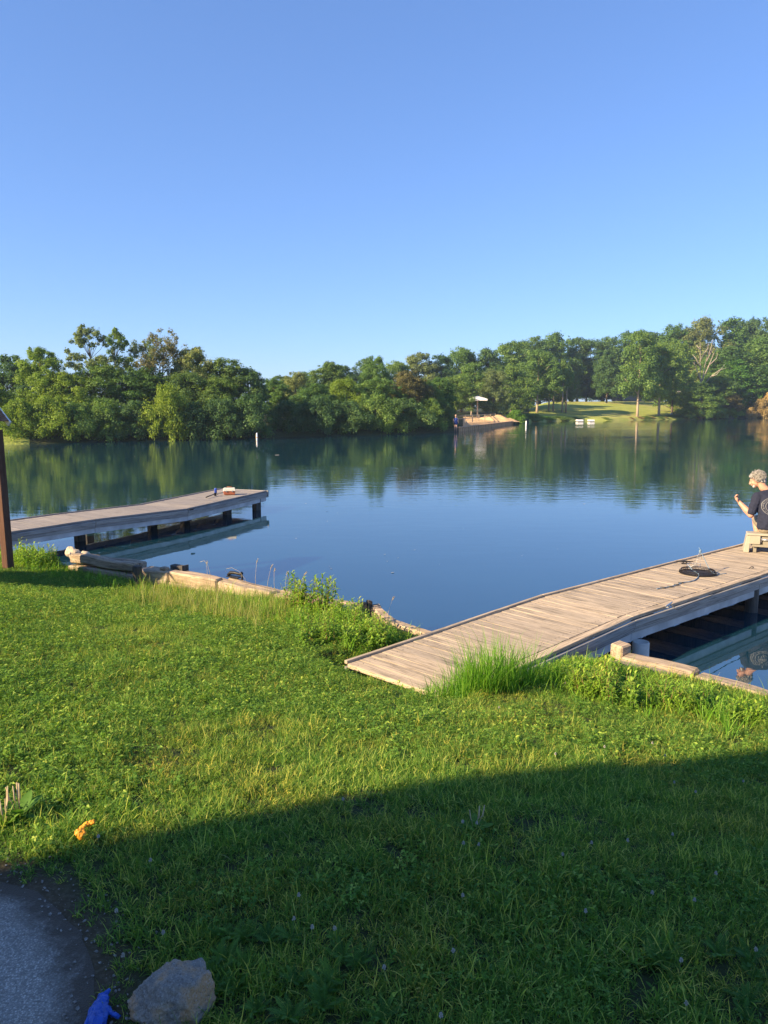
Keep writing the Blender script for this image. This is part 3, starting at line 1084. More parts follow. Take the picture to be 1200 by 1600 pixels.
# ------------------------------------------------------------------ fish basket
fb0 = at(1090, 896, DECK_Z)
basket = empty('fish_basket', (fb0.x, fb0.y, DECK_Z))
tag(basket, 'dark collapsed wire fish basket with raised handle wires on the dock', 'fish basket')
M_net = simple_mat('dark_wire_mesh', (0.035, 0.028, 0.025), 0.6, 0.3, 0.3, 60)
bm = bmesh.new()
Rb = 0.225
for zr, rr in ((0.010, Rb), (0.030, Rb * 0.98), (0.05, Rb * 0.9), (0.065, Rb * 0.6)):
    tube(bm, [(rr * math.cos(2 * PI * i / 40), rr * math.sin(2 * PI * i / 40), zr) for i in range(41)], 0.004, 5, False)
link('rim', bm_mesh('rim', bm, M_black, True), basket)
bm = bmesh.new()
for i in range(40):
    a = 2 * PI * i / 40
    tube(bm, [(Rb * math.cos(a), Rb * math.sin(a), 0.008), (Rb * .98 * math.cos(a + .05), Rb * .98 * math.sin(a + .05), 0.03),
              (Rb * .9 * math.cos(a + .1), Rb * .9 * math.sin(a + .1), 0.05), (Rb * .6 * math.cos(a + .1), Rb * .6 * math.sin(a + .1), 0.065)], 0.0018, 4, False)
for i in range(26):
    q = -Rb + 2 * Rb * (i + .5) / 26; w = math.sqrt(Rb * Rb - q * q)
    tube(bm, [(q, -w, 0.007), (q, w, 0.007)], 0.0018, 4, False)
    tube(bm, [(-w, q, 0.009), (w, q, 0.009)], 0.0018, 4, False)
lathe(bm, [(Rb * 0.99, 0.002), (Rb * 0.99, 0.006), (Rb * .5, 0.016), (0.01, 0.018)], 32)
link('wire_mesh', bm_mesh('wire_mesh', bm, M_net), basket)
bm = bmesh.new()
rr = 0.085
tube(bm, [(-0.03 + rr * math.cos(2 * PI * i / 28), 0.07 + rr * math.sin(2 * PI * i / 28), 0.10 + 0.01 * math.sin(i)) for i in range(29)], 0.0035, 5, False)
link('lid_ring', bm_mesh('lid_ring', bm, M_galv, True), basket)
apex = Vector((0.06, 0.10, 0.27))
bm = bmesh.new()
tube(bm, [(-0.03, 0.02, 0.10), apex], 0.0022, 5); tube(bm, [(0.04, 0.04, 0.10), apex], 0.0022, 5); tube(bm, [(0.0, 0.15, 0.10), apex], 0.0022, 5)
link('handle_wire', bm_mesh('handle_wire', bm, M_galv, True), basket)
bm = bmesh.new()
bmesh.ops.create_icosphere(bm, subdivisions=2, radius=0.017, matrix=Matrix.Translation(apex) @ Matrix.Diagonal((1, 1, 1.7, 1)))
tube(bm, [apex + Vector((0, 0, 0.02)), apex + Vector((-0.02, 0, 0.05))], 0.004, 6)
link('clip', bm_mesh('clip', bm, M_bluerope, True), basket)
W0 = Vector((fb0.x, fb0.y, DECK_Z))
cord('basket_cord', [W0 + apex, W0 + Vector((0.09, 0.06, 0.2)), W0 + Vector((0.13, 0.0, 0.09)), W0 + Vector((0.17, -0.06, 0.02)), W0 + Vector((0.25, -0.07, 0.006)), W0 + Vector((0.36, -0.02, 0.006))], 0.005, M_bluerope,
     'pale blue cord hanging from the fish basket clip to the planks')
q1 = [W0 + Vector((-0.10, 0.05, 0.10)), W0 + Vector((-0.095, -0.05, 0.06)), W0 + Vector((-0.04, -0.14, 0.012)), at(1084, 907, zd), at(1068, 910, zd), at(1062, 912, zd), at(1050, 916, zd), at(1038, 918, zd), at(1026, 920, zd)]
cord('stringer_cord', q1, 0.006, M_bluerope, 'slack fish stringer cord trailing left from the basket over the planks')
bm = bmesh.new()
for t in ((1064, 911), (1057, 914), (1047, 917), (1036, 919)):
    q = at(*t, zd)
    tube(bm, [q + Vector((-0.03, 0.01, 0.004)), q + Vector((0.03, -0.005, 0.006))], 0.008, 6)
o = link('stringer_clips', bm_mesh('stringer_clips', bm, M_darkrope, True))
tag(o, 'dark metal clips threaded on the fish stringer cord', 'clips', kind='stuff')


# ------------------------------------------------------------------ retaining walls
def wall_run(root, pts, top, w, h, seed, mats, Lmax=2.4, off=0.0, jit=0.008):
    rnd = random.Random(seed)
    base = root.location
    for i in range(len(pts) - 1):
        a, b = Vector(pts[i]), Vector(pts[i + 1])
        L = (b - a).length
        n = max(1, round(L / Lmax))
        d = (b - a).normalized(); nn = Vector((d.y, -d.x))
        for j in range(n):
            p = a.lerp(b, j / n); q = a.lerp(b, (j + 1) / n)
            c = (p + q) / 2 + nn * off
            me = timber_mesh((q - p).length - 0.012, w, h, rnd.uniform(0, 99), 0.018, 'timber', mats, 0.032)
            link('timber', me, root, (c.x - base.x, c.y - base.y, top - h / 2 + rnd.uniform(-jit, jit) * 1.8 - base.z), (rnd.uniform(-.07, .07), rnd.uniform(-.014, .014), math.atan2(d.y, d.x) + rnd.uniform(-.006, .006)))


def g2(u, v, z): 
    q = at(u, v, z); return Vector((q.x, q.y))


wl = empty('timber_retaining_wall', (-3.5, 10.4, 0))
tag(wl, 'weathered timber wall holding the left bank between the two docks', 'retaining wall')
ptsA = [Vector((-7.6, 13.32)), g2(108, 860, .45), g2(213, 880, .45)]
ptsA = [g2(112, 866, .42), g2(213, 881, .43)]
wall_run(wl, ptsA, 0.43, 0.11, 0.13, 1, M_wall)
wall_run(wl, ptsA, 0.405, 0.11, 0.16, 2, M_wall, off=-0.14)
wall_run(wl, ptsA, 0.27, 0.18, 0.2, 3, M_wall, off=0.0, Lmax=3)
ptsB = [g2(218, 881, .45), g2(268, 888, .44), g2(345, 903, .42)]
wall_run(wl, ptsB, 0.40, 0.14, 0.15, 4, M_wall, Lmax=1.3)
wall_run(wl, ptsB, 0.38, 0.11, 0.15, 5, M_wall, off=-0.14, Lmax=1.6)
wall_run(wl, ptsB, 0.27, 0.18, 0.2, 6, M_wall, Lmax=2)
ptsC = [g2(345, 905, .40), g2(430, 925, .40), g2(500, 936, .40), g2(556, 948, .40)]
wall_run(wl, ptsC, 0.40, 0.14, 0.15, 7, M_wall, Lmax=1.3)
wall_run(wl, ptsC, 0.385, 0.11, 0.15, 8, M_wall, off=-0.13, Lmax=1.3)
wall_run(wl, ptsC, 0.24, 0.18, 0.2, 9, M_wall, Lmax=2)
for (u, v, zt, m) in ((214, 884, .48, M_post), (257, 886, .45, M_wall)):
    q = at(u, v, zt)
    bm = bmesh.new(); add_box(bm, (0, 0, -0.25), (0.095, 0.095, 0.5), bevel=0.012)
    for vv in bm.verts: vv.co += Vector((noise.noise(vv.co * 5), noise.noise(vv.co * 6 + Vector((3, 0, 0))), 0)) * 0.014
    link('wall_post', bm_mesh('wall_post', bm, m), wl, (q.x + 3.5, q.y - 10.4, zt), (0.03, 0.04, -0.6))
# stones and rubble packed at the wall end
for i, (u, v, s) in enumerate(((118, 868, .10), (126, 874, .09), (110, 862, .08), (133, 868, .07))):
    q = at(u, v, 0.33)
    bm = bmesh.new(); bmesh.ops.create_icosphere(bm, subdivisions=3, radius=s)
    for vv in bm.verts: vv.co *= 1 + 0.35 * noise.noise(vv.co * 14 + Vector((i * 4, 0, 0)))
    o = link('rubble_stone', bm_mesh('rubble_stone', bm, simple_mat('pale_rubble', (0.52, 0.44, 0.33), 0.9, 0, 0.25, 15, 0.5, 0.01)), None, q)
    tag(o, 'pale broken stone packed against the left end of the timber wall', 'stone', 'stones at the end of the timber wall')

# iron brackets left on the wall
def bracket(u, v, z, rz, label, flip=1):
    q = at(u, v, z)
    t = empty('mooring_bracket', q, rz)
    tag(t, label, 'bracket')
    bm = bmesh.new()
    add_box(bm, (0, 0, 0.008), (0.20, 0.09, 0.012), bevel=0.003)
    link('base_plate', bm_mesh('base_plate', bm, M_black), t)
    bm = bmesh.new()
    tube(bm, [(-0.10, 0, 0.02), (-0.06, 0, 0.055), (0.02, 0, 0.06), (0.10, 0, 0.05), (0.13, 0, 0.07)], [0.02, 0.024, 0.022, 0.018, 0.022], 8)
    tube(bm, [(0.12, 0, 0.06), (0.13, 0, 0.0), (0.13, 0, -0.03)], 0.014, 8)
    link('arm', bm_mesh('arm', bm, M_black, True), t)
    return t


bracket(366, 902, 0.41, -0.5, 'black iron bracket bolted on the wall behind the dry grass')
q = at(277, 884, .44)
t = empty('timber_stub', (q.x, q.y, 0.36), -0.6)
tag(t, 'short black timber end jutting from the wall over the water', 'timber stub')
bm = bmesh.new(); add_box(bm, (0.0, 0.02, 0.03), (0.24, 0.10, 0.11), bevel=0.01); add_box(bm, (0.13, 0.02, 0.035), (0.022, 0.12, 0.13), bevel=0.004)
link('block', bm_mesh('block', bm, M_post), t)

# broken piling and warped boards beside the dock
bp = empty('broken_piling', at(570, 962, 0.3), 0.2)
tag(bp, 'dark split wooden piling standing where the warped boards begin', 'piling')
for i, (dx, dy, w, hh) in enumerate(((-0.075, 0.0, 0.055, 0.36), (-0.01, 0.02, 0.06, 0.40), (0.055, 0.015, 0.05, 0.42))):
    bm = bmesh.new(); add_box(bm, (0, 0, hh / 2 - 0.25), (w, 0.09, hh), bevel=0.008)
    for v in bm.verts:
        v.co += Vector((noise.noise(v.co * 9 + Vector((i, 0, 0))), noise.noise(v.co * 8), 0.6 * noise.noise(v.co * 12))) * 0.02
    link('split_board', bm_mesh('split_board', bm, M_post), bp, (dx, dy, 0.0), (0.02 * i, 0.03 * (i - 1), 0.1 * i))


def warped(name, pts, w, h, label, seed, mat=M_wall):
    """a bowed board following measured points"""
    P = [Vector(p) for p in pts]
    Q = []
    for i in range(len(P) - 1):
        for j in range(4):
            p0 = P[max(0, i - 1)]; p1 = P[i]; p2 = P[i + 1]; p3 = P[min(len(P) - 1, i + 2)]; t = j / 4
            Q.append(0.5 * ((2 * p1) + (p2 - p0) * t + (2 * p0 - 5 * p1 + 4 * p2 - p3) * t * t + (3 * p1 - p0 - 3 * p2 + p3) * t ** 3))
    Q.append(P[-1])
    bm = bmesh.new(); rings = []
    for i, q in enumerate(Q):
        t = (Q[min(i + 1, len(Q) - 1)] - Q[max(0, i - 1)]); t.z = 0; t.normalize()
        s = Vector((t.y, -t.x, 0))
        ww = w * (1 + 0.25 * noise.noise(Vector((i * 0.6, seed, 0)))); hh = h * (1 + 0.15 * noise.noise(Vector((i * 0.8, seed, 4))))
        z0 = 0.008 * noise.noise(Vector((i * 1.3, seed, 9)))
        rings.append([bm.verts.new(q + s * a * ww / 2 + Vector((0, 0, b + z0))) for a, b in ((-1, -hh), (1, -hh), (1.02, -0.02), (0.8, 0), (-0.8, 0.004), (-1.02, -0.016))])
    for i in range(len(rings) - 1):
        for k in range(6):
            bm.faces.new((rings[i][k], rings[i][(k + 1) % 6], rings[i + 1][(k + 1) % 6], rings[i + 1][k]))
    bm.faces.new(rings[0][::-1]); bm.faces.new(rings[-1])
    o = link(name, bm_mesh(name, bm, mat))
    return tag(o, label, 'board')


warped('warped_board', [at(586, 944, .42), at(598, 958, .38), at(618, 971, .34), at(648, 981, .33), at(676, 990, .33)], 0.10, 0.22,
       'outer bowed board curving over the water to the dock side', 1)
warped('warped_board', [at(560, 958, .36), at(584, 975, .34), at(606, 987, .34), at(630, 993, .34), at(652, 999, .34)], 0.13, 0.22,
       'inner bowed board against the weedy bank beside the dock', 2)
# wall on the right of the dock
wr = empty('timber_retaining_wall', (2.6, 5.9, 0))
tag(wr, 'sunlit timber wall running to the right edge below the right dock', 'retaining wall')
pR = [g2(975, 1022, .40), g2(1090, 1052, .40), g2(1215, 1088, .40)]
far2 = pR[-1] + (pR[-1] - pR[0]).normalized() * 4.5
pR.append(far2)
wall_run(wr, pR, 0.415, 0.15, 0.2, 11, M_wall, Lmax=1.6)
wall_run(wr, pR, 0.385, 0.15, 0.2, 12, M_wall, off=0.165, Lmax=1.1)
wall_run(wr, pR, 0.20, 0.2, 0.24, 13, M_wall, Lmax=2.5, off=0.04)
q = at(970, 1008, .46)
bm = bmesh.new(); add_box(bm, (0, 0, -0.3), (0.135, 0.135, 0.6), bevel=0.014)
for v in bm.verts: v.co += Vector((noise.noise(v.co * 9), noise.noise(v.co * 8 + Vector((4, 0, 0))), noise.noise(v.co * 14) * 0.6)) * 0.012
o = link('post_stub', bm_mesh('post_stub', bm, M_wall), None, (q.x, q.y, 0.475), (0.03, -0.03, 0.7))
tag(o, 'square wooden post stub beside the pale pipe under the right dock', 'post')
warped('fallen_log', [at(1092, 1072, .34), at(1125, 1085, .36), at(1160, 1105, .38), at(1195, 1128, .37), at(1240, 1158, .36)], 0.17, 0.2,
       'smooth pale log lying behind the right wall at the frame edge', 5, M_wall)
C.objects[-1]['category'] = 'log'

# ------------------------------------------------------------------ kiosk at the left (its panel casts the shade strip)
_k = at(13, 886, .30)
kz = lawn_z(_k.x, _k.y)
kiosk = empty('notice_kiosk', (_k.x, _k.y, kz), 0)
kiosk.rotation_euler = (0, R(-0.8), 0)
tag(kiosk, 'brown wooden notice kiosk post with small white edged roof at left edge', 'notice kiosk')
kd = Vector((-0.38, -0.925, 0)).normalized()     # runs towards the camera, out of frame
KL = 2.7
Ht = 2.05
for i, s in enumerate((0.0, KL)):
    bm = bmesh.new(); add_box(bm, (0, 0, Ht / 2 - 0.2), (0.115, 0.115, Ht + 0.35), bevel=0.006)
    link('post', bm_mesh('post', bm, M_kpost), kiosk, kd * s, (0, 0, math.atan2(kd.y, kd.x)))
bm = bmesh.new()
a0 = kd * 0.5; a1 = kd * (KL - 0.08)
add_beam(bm, a0 + Vector((0, 0, 1.10)), a1 + Vector((0, 0, 1.10)), 0.05, 1.65, 0.003)
link('notice_board', bm_mesh('notice_board', bm, simple_mat('red_brown_board', (0.20, 0.05, 0.03), 0.7)), kiosk)
M_shing = simple_mat('brown_shingles', (0.22, 0.12, 0.07), 0.9, 0, 0.35, 18, 0.6, 0.01)
kn = Vector((kd.y, -kd.x, 0))
for sg in (-1, 1):
    bm = bmesh.new()
    A0, A1 = kd * -0.02, kd * (KL + 0.2)
    ridge = Vector((0, 0, Ht + 0.34)); eave = kn * sg * 0.22 + Vector((0, 0, Ht + 0.10))
    for k in range(4):
        f0, f1 = k / 4, (k + 1) / 4
        c0 = ridge.lerp(eave, f0 - 0.02); c1 = ridge.lerp(eave, f1 + 0.02)
        th = Vector((0, 0, 0.012)); lift = Vector((0, 0, 0.010))
        vs = [bm.verts.new(p) for p in (A0 + c0, A1 + c0, A1 + c1 + lift, A0 + c1 + lift, A0 + c0 - th, A1 + c0 - th, A1 + c1 - th + lift, A0 + c1 - th + lift)]
        for f in ((0, 1, 2, 3), (7, 6, 5, 4), (0, 4, 5, 1), (1, 5, 6, 2), (2, 6, 7, 3), (3, 7, 4, 0)):
            bm.faces.new([vs[i] for i in f])
    link('roof_slope', bm_mesh('roof_slope', bm, M_shing), kiosk)
    bm = bmesh.new()
    add_beam(bm, A0 + kd * -0.012 + ridge + Vector((0, 0, -0.055)), A0 + kd * -0.012 + eave + Vector((0, 0, -0.045)), 0.025, 0.07)
    link('fascia', bm_mesh('fascia', bm, M_white), kiosk)

# ------------------------------------------------------------------ building behind the camera that shades the near lawn
bx1 = -6.2
yc = 2.95 - math.tan(SUN_AZ) * (-0.27 - bx1) + 0.03
bld = empty('park_building', (bx1, yc, 0.99), SUN_AZ)
tag(bld, 'plain two storey park building left of the camera that shades the near lawn', 'building')
M_siding = simple_mat('tan_block_wall', (0.42, 0.36, 0.28), 0.9, 0, 0.12, 6, 0.4)
BW, BD = 6.5, 5.2
bm = bmesh.new()
add_box(bm, (-BW / 2, -BD / 2 - 0.03, 1.1), (BW - 0.1, BD, 2.4))
add_box(bm, (-BW / 2, -BD / 2, 4.12), (BW, BD, 3.64))
link('wall', bm_mesh('wall', bm, M_siding), bld)
bm = bmesh.new(); add_box(bm, (-BW / 2, -BD / 2, 6.02), (BW + 0.1, BD + 0.06, 0.16))
link('roof', bm_mesh('roof', bm, M_shing), bld)
bm = bmesh.new(); add_box(bm, (-0.02, -3.2, 1.05), (0.12, 0.95, 2.1), bevel=0.004); link('door', bm_mesh('door', bm, M_kpost), bld)
bm = bmesh.new(); add_box(bm, (0.01, -2.6, 3.5), (0.06, 1.2, 1.0), bevel=0.004); link('window', bm_mesh('window', bm, M_white), bld)

exec_after = []
# ------------------------------------------------------------------ trees
def crown_mesh(name, seed, mat, H, zb, Rr, ncl, nleaf, leaf, rc=(0.16, 0.3), top=1.0, low=0.5, flat=0.92, hollow=0.12, skew=0.0):
    """leaf faces gathered in clumps; returns mesh and clump centres"""
    rng = np.random.default_rng(seed)
    cs = []; rs = []
    for i in range(ncl):
        t = rng.uniform(0, 1)
        prof = (math.sin(PI * (low * 0.5 + (1 - low * 0.5 - 0.06) * t)) ** 0.65) * (1 - 0.25 * (1 - top) * t)
        a = rng.uniform(0, 2 * PI)
        rr = Rr * prof * math.sqrt(rng.uniform(hollow, 1.0)) * (1 + 0.22 * math.sin(a * 2 + seed) + 0.12 * math.sin(a * 5 + seed * 2))
        r = Rr * rng.uniform(rc[0], rc[1]) * (0.75 + 0.25 * prof)
        rr = max(0.0, rr - r * 0.5)
        z = zb + r * 0.6 + (H - zb - r * 1.4) * t
        cs.append((rr * math.cos(a) + skew * t, rr * math.sin(a), z)); rs.append(r)
    for i in range(int(ncl * 0.55)):
        t = rng.uniform(0.25, 1.0)
        prof = (math.sin(PI * (low * 0.5 + (1 - low * 0.5 - 0.06) * t)) ** 0.65)
        a = rng.uniform(0, 2 * PI); r = Rr * rng.uniform(0.045, 0.11)
        rr = Rr * prof * rng.uniform(0.65, 0.99) * (1 + 0.22 * math.sin(a * 2 + seed))
        cs.append((rr * math.cos(a) + skew * t, rr * math.sin(a), zb + (H - zb) * (t * 0.95 + rng.uniform(-0.02, 0.03)))); rs.append(r)
    ncl = len(cs)
    cs = np.array(cs); rs = np.array(rs)
    w = rs ** 2; w /= w.sum()
    ci = rng.choice(ncl, nleaf, p=w)
    d = rng.normal(size=(nleaf, 3)); d /= np.linalg.norm(d, axis=1)[:, None]
    rad = rs[ci] * (rng.uniform(0.2, 1.0, nleaf) ** 0.5) * (1 + 0.22 * rng.normal(size=nleaf))
    P = cs[ci] + d * rad[:, None] * np.array([1, 1, flat])
    nrm = d * 0.9 + np.array([0, 0, 0.55]) + rng.normal(size=(nleaf, 3)) * 0.45
    nrm /= np.linalg.norm(nrm, axis=1)[:, None]
    u = np.cross(nrm, rng.normal(size=(nleaf, 3))); u /= np.linalg.norm(u, axis=1)[:, None]
    v = np.cross(nrm, u)
    L = leaf * rng.uniform(0.6, 1.35, nleaf)[:, None]
    Vv = np.stack([P - u * L * 0.5, P + v * L * 0.32 + nrm * L * 0.06, P + u * L * 0.5 - nrm * L * 0.08, P - v * L * 0.32 + nrm * L * 0.06], 1).reshape(-1, 3)
    Fq = np.arange(nleaf * 4).reshape(-1, 4)
    ctone = rng.uniform(0.0, 0.6, ncl)
    tone = np.clip(ctone[ci] + rng.uniform(0, 0.4, nleaf), 0, 1)
    return mesh_np(name, Vv, Fq, mat, tone=np.repeat(tone, 4)), cs, rs


def trunk_mesh(name, seed, mat, H, zb, cs, rs, r0, nlimb, lean=0.0, forks=1):
    rnd = random.Random(seed)
    bm = bmesh.new()
    top = H * 0.8
    P = []; rad = []
    n = 8
    for i in range(n + 1):
        t = i / n
        P.append(Vector((lean * t * t + 0.12 * math.sin(t * 5 + seed) * t, 0.1 * math.cos(t * 4 + seed) * t, -0.4 + (top + 0.4) * t)))
        rad.append(r0 * (1.25 if i == 0 else 1.0) * (1 - t * 0.82))
    tube(bm, P, rad, 9)
    order = list(range(len(cs))); rnd.shuffle(order)
    for j in order[:nlimb]:
        c = Vector(cs[j])
        hb = max(zb * 0.55, min(top * 0.85, c.z - (Vector((c.x, c.y, 0)).length) * rnd.uniform(0.6, 1.1)))
        t = (hb + 0.4) / (top + 0.4); i = min(n - 1, max(0, int(t * n)))
        a = P[i].lerp(P[i + 1], t * n - i)
        m = a.lerp(c, 0.5) + Vector((rnd.uniform(-.2, .2), rnd.uniform(-.2, .2), rnd.uniform(0, .3)))
        rr = r0 * (1 - t * 0.8) * rnd.uniform(0.35, 0.55)
        tube(bm, [a, m, c], [rr, rr * 0.6, rr * 0.22], 6)
        for q in range(3):
            e = c + Vector((rnd.uniform(-1, 1), rnd.uniform(-1, 1), rnd.uniform(-.3, 1))) * rs[j] * 0.9
            tube(bm, [m.lerp(c, 0.7), e], [rr * 0.3, rr * 0.08], 4)
    return bm_mesh(name, bm, mat, True)


KINDS = {}


def kind(key, seed, mats, barkm, H, zb, Rr, ncl, nleaf, leaf, r0=0.16, nlimb=14, lean=0.0, **kw):
    me, cs, rs = crown_mesh('crown', seed, mats[0], H, zb, Rr, ncl, nleaf, leaf, skew=lean, **kw)
    crowns = [me]
    for m in mats[1:]:
        c = me.copy(); c.materials.clear(); c.materials.append(m); crowns.append(c)
    tr = trunk_mesh('trunk', seed, barkm, H, zb, cs, rs, r0, nlimb, lean)
    KINDS[key] = (crowns, tr, H, Rr)


LM = [M_leafA, M_leafB, M_leafC, M_leafD, M_leafE, M_leafR]
# near banks (60-80 m)
kind('nb0', 1, LM, M_bark, 8, 0.8, 2.9, 120, 30000, 0.16, rc=(.13, .27))
kind('nb1', 2, LM, M_bark, 8, 1.0, 2.6, 110, 27000, 0.16, rc=(.13, .25), low=0.35)
kind('nb2', 3, LM, M_bark, 8, 0.4, 3.2, 140, 34000, 0.16, rc=(.12, .25))
kind('sp0', 4, LM, M_bark, 9, 3.6, 2.2, 42, 6500, 0.17, rc=(.10, .22), nlimb=34, r0=0.15, hollow=0.02, low=0.7)
kind('sp1', 5, LM, M_bark, 9, 3.4, 2.9, 55, 7500, 0.15, rc=(.10, .20), nlimb=48, r0=0.14, lean=0.5, hollow=0.2)
kind('sh0', 6, LM, M_bark, 3.2, -0.1, 2.2, 60, 14000, 0.14, rc=(.16, .32), r0=0.06, nlimb=8, low=0.75)
kind('sh1', 7, LM, M_bark, 3.2, -0.2, 2.7, 70, 15000, 0.14, rc=(.14, .28), r0=0.06, nlimb=8, low=0.8)
# far wood (110-190 m)
kind('fa0', 11, LM, M_barkpale, 17, 3.6, 5.2, 90, 19000, 0.36, rc=(.15, .30), r0=0.28, nlimb=14, low=0.55)
kind('fa1', 12, LM, M_bark, 17, 1.6, 5.8, 110, 22000, 0.36, rc=(.14, .28), r0=0.3, nlimb=14)
kind('fa2', 13, LM, M_bark, 17, 1.6, 4.6, 95, 18000, 0.36, rc=(.16, .30), r0=0.26, nlimb=14)
kind('fa3', 14, LM, M_bark, 17, 0.8, 5.4, 120, 23000, 0.36, rc=(.14, .28), r0=0.3, nlimb=12)
kind('fs0', 15, LM, M_bark, 5, -0.3, 3.6, 60, 9000, 0.30, rc=(.16, .32), r0=0.1, nlimb=6, low=0.8)
kind('fs1', 16, LM, M_bark, 5, -0.3, 4.4, 70, 10000, 0.30, rc=(.14, .28), r0=0.1, nlimb=6, low=0.8)


def tree(key, m, px, y, vtop, wpx, label, group=None, name='tree', cat='tree', rz=None, zoff=0.0, base=None, barkm=None):
    crowns, tr, H, Rr = KINDS[key]
    T = aty(px, vtop, y)
    gz = far_z(T.x, T.y) if base is None else base
    if gz < 0: gz = 0.0
    gz += zoff
    h = T.z - gz
    rnd = random.Random(int(px * 7 + y * 13 + vtop))
    depth = y * 1.0
    wr_ = wpx / 2 / F_PX * depth / (Rr * 0.98)
    root = empty(name, (T.x, y, gz), rnd.uniform(0, 6.28) if rz is None else rz)
    root.scale = (wr_, wr_, h / H)
    tag(root, label, cat, group)
    link('trunk', tr, root)
    link('crown', crowns[m], root)
    return root


A, B, Cc, Dd, Ee, Rr_ = 0, 1, 2, 3, 4, 5
GL = 'trees crowding the left far bank'
GM = 'trees crowding the middle point'
GR = 'trees of the wood across the lake'
# --- left bank
tree('nb1', Cc, -75, 62, 570, 120, 'dark leafy tree at the far left bank, cut by the frame', GL)
tree('nb0', Cc, 18, 68, 553, 105, 'dark spreading tree behind the left kiosk, rising over the shrubs')
tree('nb0', A, -25, 57, 590, 90, 'yellow green tree on the left bank, just beyond the kiosk roof')
tree('nb1', A, 62, 60.5, 540, 82, 'pale yellow green tree with a narrow pointed top on the left bank')
tree('nb2', A, 100, 60, 580, 120, 'wide sunlit yellow green tree below the tall sparse tree')
tree('sp0', Dd, 137, 63, 508, 84, 'tallest sparse tree of the left bank with bare trunks showing', rz=0.5)
tree('sp0', B, 178, 64, 513, 66, 'thin sparse tree close right of the tallest sparse tree', rz=2.4)
tree('nb2', B, 165, 62, 570, 130, 'mid green tree under the two sparse tall trees')
tree('sp1', Rr_, 245, 66, 513, 110, 'tall twiggy tree with brownish thin crown on the left bank', rz=0.2)
tree('sp1', Dd, 232, 64.5, 525, 90, 'pale green open tree mingled with the brownish twiggy crown', rz=2.0)
tree('nb0', B, 225, 63, 572, 110, 'round green tree below the brownish twiggy crown')
tree('nb1', Dd, 300, 66, 540, 86, 'grey green tree right of the brownish twiggy crown')
tree('nb2', Cc, 290, 63.5, 580, 110, 'dark tree filling the bank below the grey green one')
tree('nb0', Cc, 350, 66, 558, 112, 'dense dark rounded tree at the right end of the left bank')
tree('nb1', Cc, 388, 66, 575, 76, 'small dark tree sloping down at the end of the left bank')
tree('nb2', B, 335, 63.5, 590, 100, 'green tree in front of the dense dark rounded one')
for i, (px, y, vt, w, k, m, lb) in enumerate([
        (30, 54.5, 622, 80, 'sh0', A, 'rounded bright shrub left on the bank beside the grass strip'),
        (75, 55.2, 618, 90, 'sh1', A, 'sunlit yellow green shrub second along the left bank'),
        (120, 56.4, 628, 80, 'sh0', B, 'green shrub at the water below the wide yellow green tree'),
        (165, 57.5, 622, 90, 'sh1', B, 'shrub at the water under the tall sparse tree'),
        (212, 58.5, 625, 90, 'sh0', Cc, 'dark shrub at the water right of the sparse trees'),
        (262, 59, 600, 84, 'sh1', A, 'bright yellow green shrub hanging over the dark bank'),
        (300, 60, 628, 90, 'sh0', Cc, 'dark shrub below the grey green tree'),
        (345, 60.5, 622, 96, 'sh1', Cc, 'dark shrub below the dense rounded tree'),
        (390, 62, 615, 80, 'sh0', Cc, 'dark shrub behind the white buoy')]):
    tree(k, m, px, y, vt, w, lb, name='shrub', cat='shrub', zoff=-0.25)
# --- trees outside the frame on the left bank, they throw their shade over it
for px, y, vt, w in ((-170, 60, 560, 130), (-290, 58, 555, 140), (-420, 57, 560, 150), (-560, 56, 560, 150)):
    tree('nb2', B, px, y, vt, w, 'leafy tree on the left bank outside the picture', 'trees of the left bank outside the picture')
# --- the middle point
for (px, y, vt, w, k, m, lb) in [
        (428, 74, 590, 60, 'nb1', B, 'small green tree beside the dip in the treeline'),
        (462, 84, 580, 70, 'nb0', Dd, 'grey green tree right of the dip in the treeline'),
        (515, 88, 563, 74, 'nb1', Cc, 'taller dark tree rising on the middle point'),
        (490, 72, 598, 80, 'nb0', B, 'green tree low on the middle point'),
        (540, 75, 590, 80, 'nb2', A, 'yellow green tree in front on the middle point'),
        (585, 92, 555, 66, 'nb0', B, 'tall green tree behind the middle point'),
        (590, 77, 588, 80, 'nb1', E if False else B, 'green pointed tree centre of the middle point'),
        (640, 80, 578, 84, 'nb0', Rr_, 'rusty brownish green tree near the tip of the point'),
        (660, 82, 590, 70, 'nb2', B, 'green tree beside the rusty one near the tip'),
        (688, 85, 588, 66, 'nb1', B, 'last tree at the tip of the middle point'),
        (448, 67.5, 625, 76, 'sh0', Cc, 'dark shrub at the water left on the middle point'),
        (492, 69, 618, 86, 'sh1', Cc, 'dark shrub second on the middle point'),
        (540, 70.5, 625, 86, 'sh0', Cc, 'dark shrub third on the middle point'),
        (585, 72.5, 615, 90, 'sh1', B, 'green shrub at the water centre of the middle point'),
        (632, 75, 622, 86, 'sh0', Cc, 'dark shrub below the rusty tree'),
        (670, 78.5, 622, 70, 'sh1', B, 'green shrub near the tip of the point'),
        (697, 80.5, 630, 44, 'sh0', Cc, 'last dark shrub at the tip of the point')]:
    isb = k.startswith('sh')
    tree(k, m, px, y, vt, w, lb, name='shrub' if isb else 'tree', cat='shrub' if isb else 'tree', zoff=-0.2 if isb else 0)
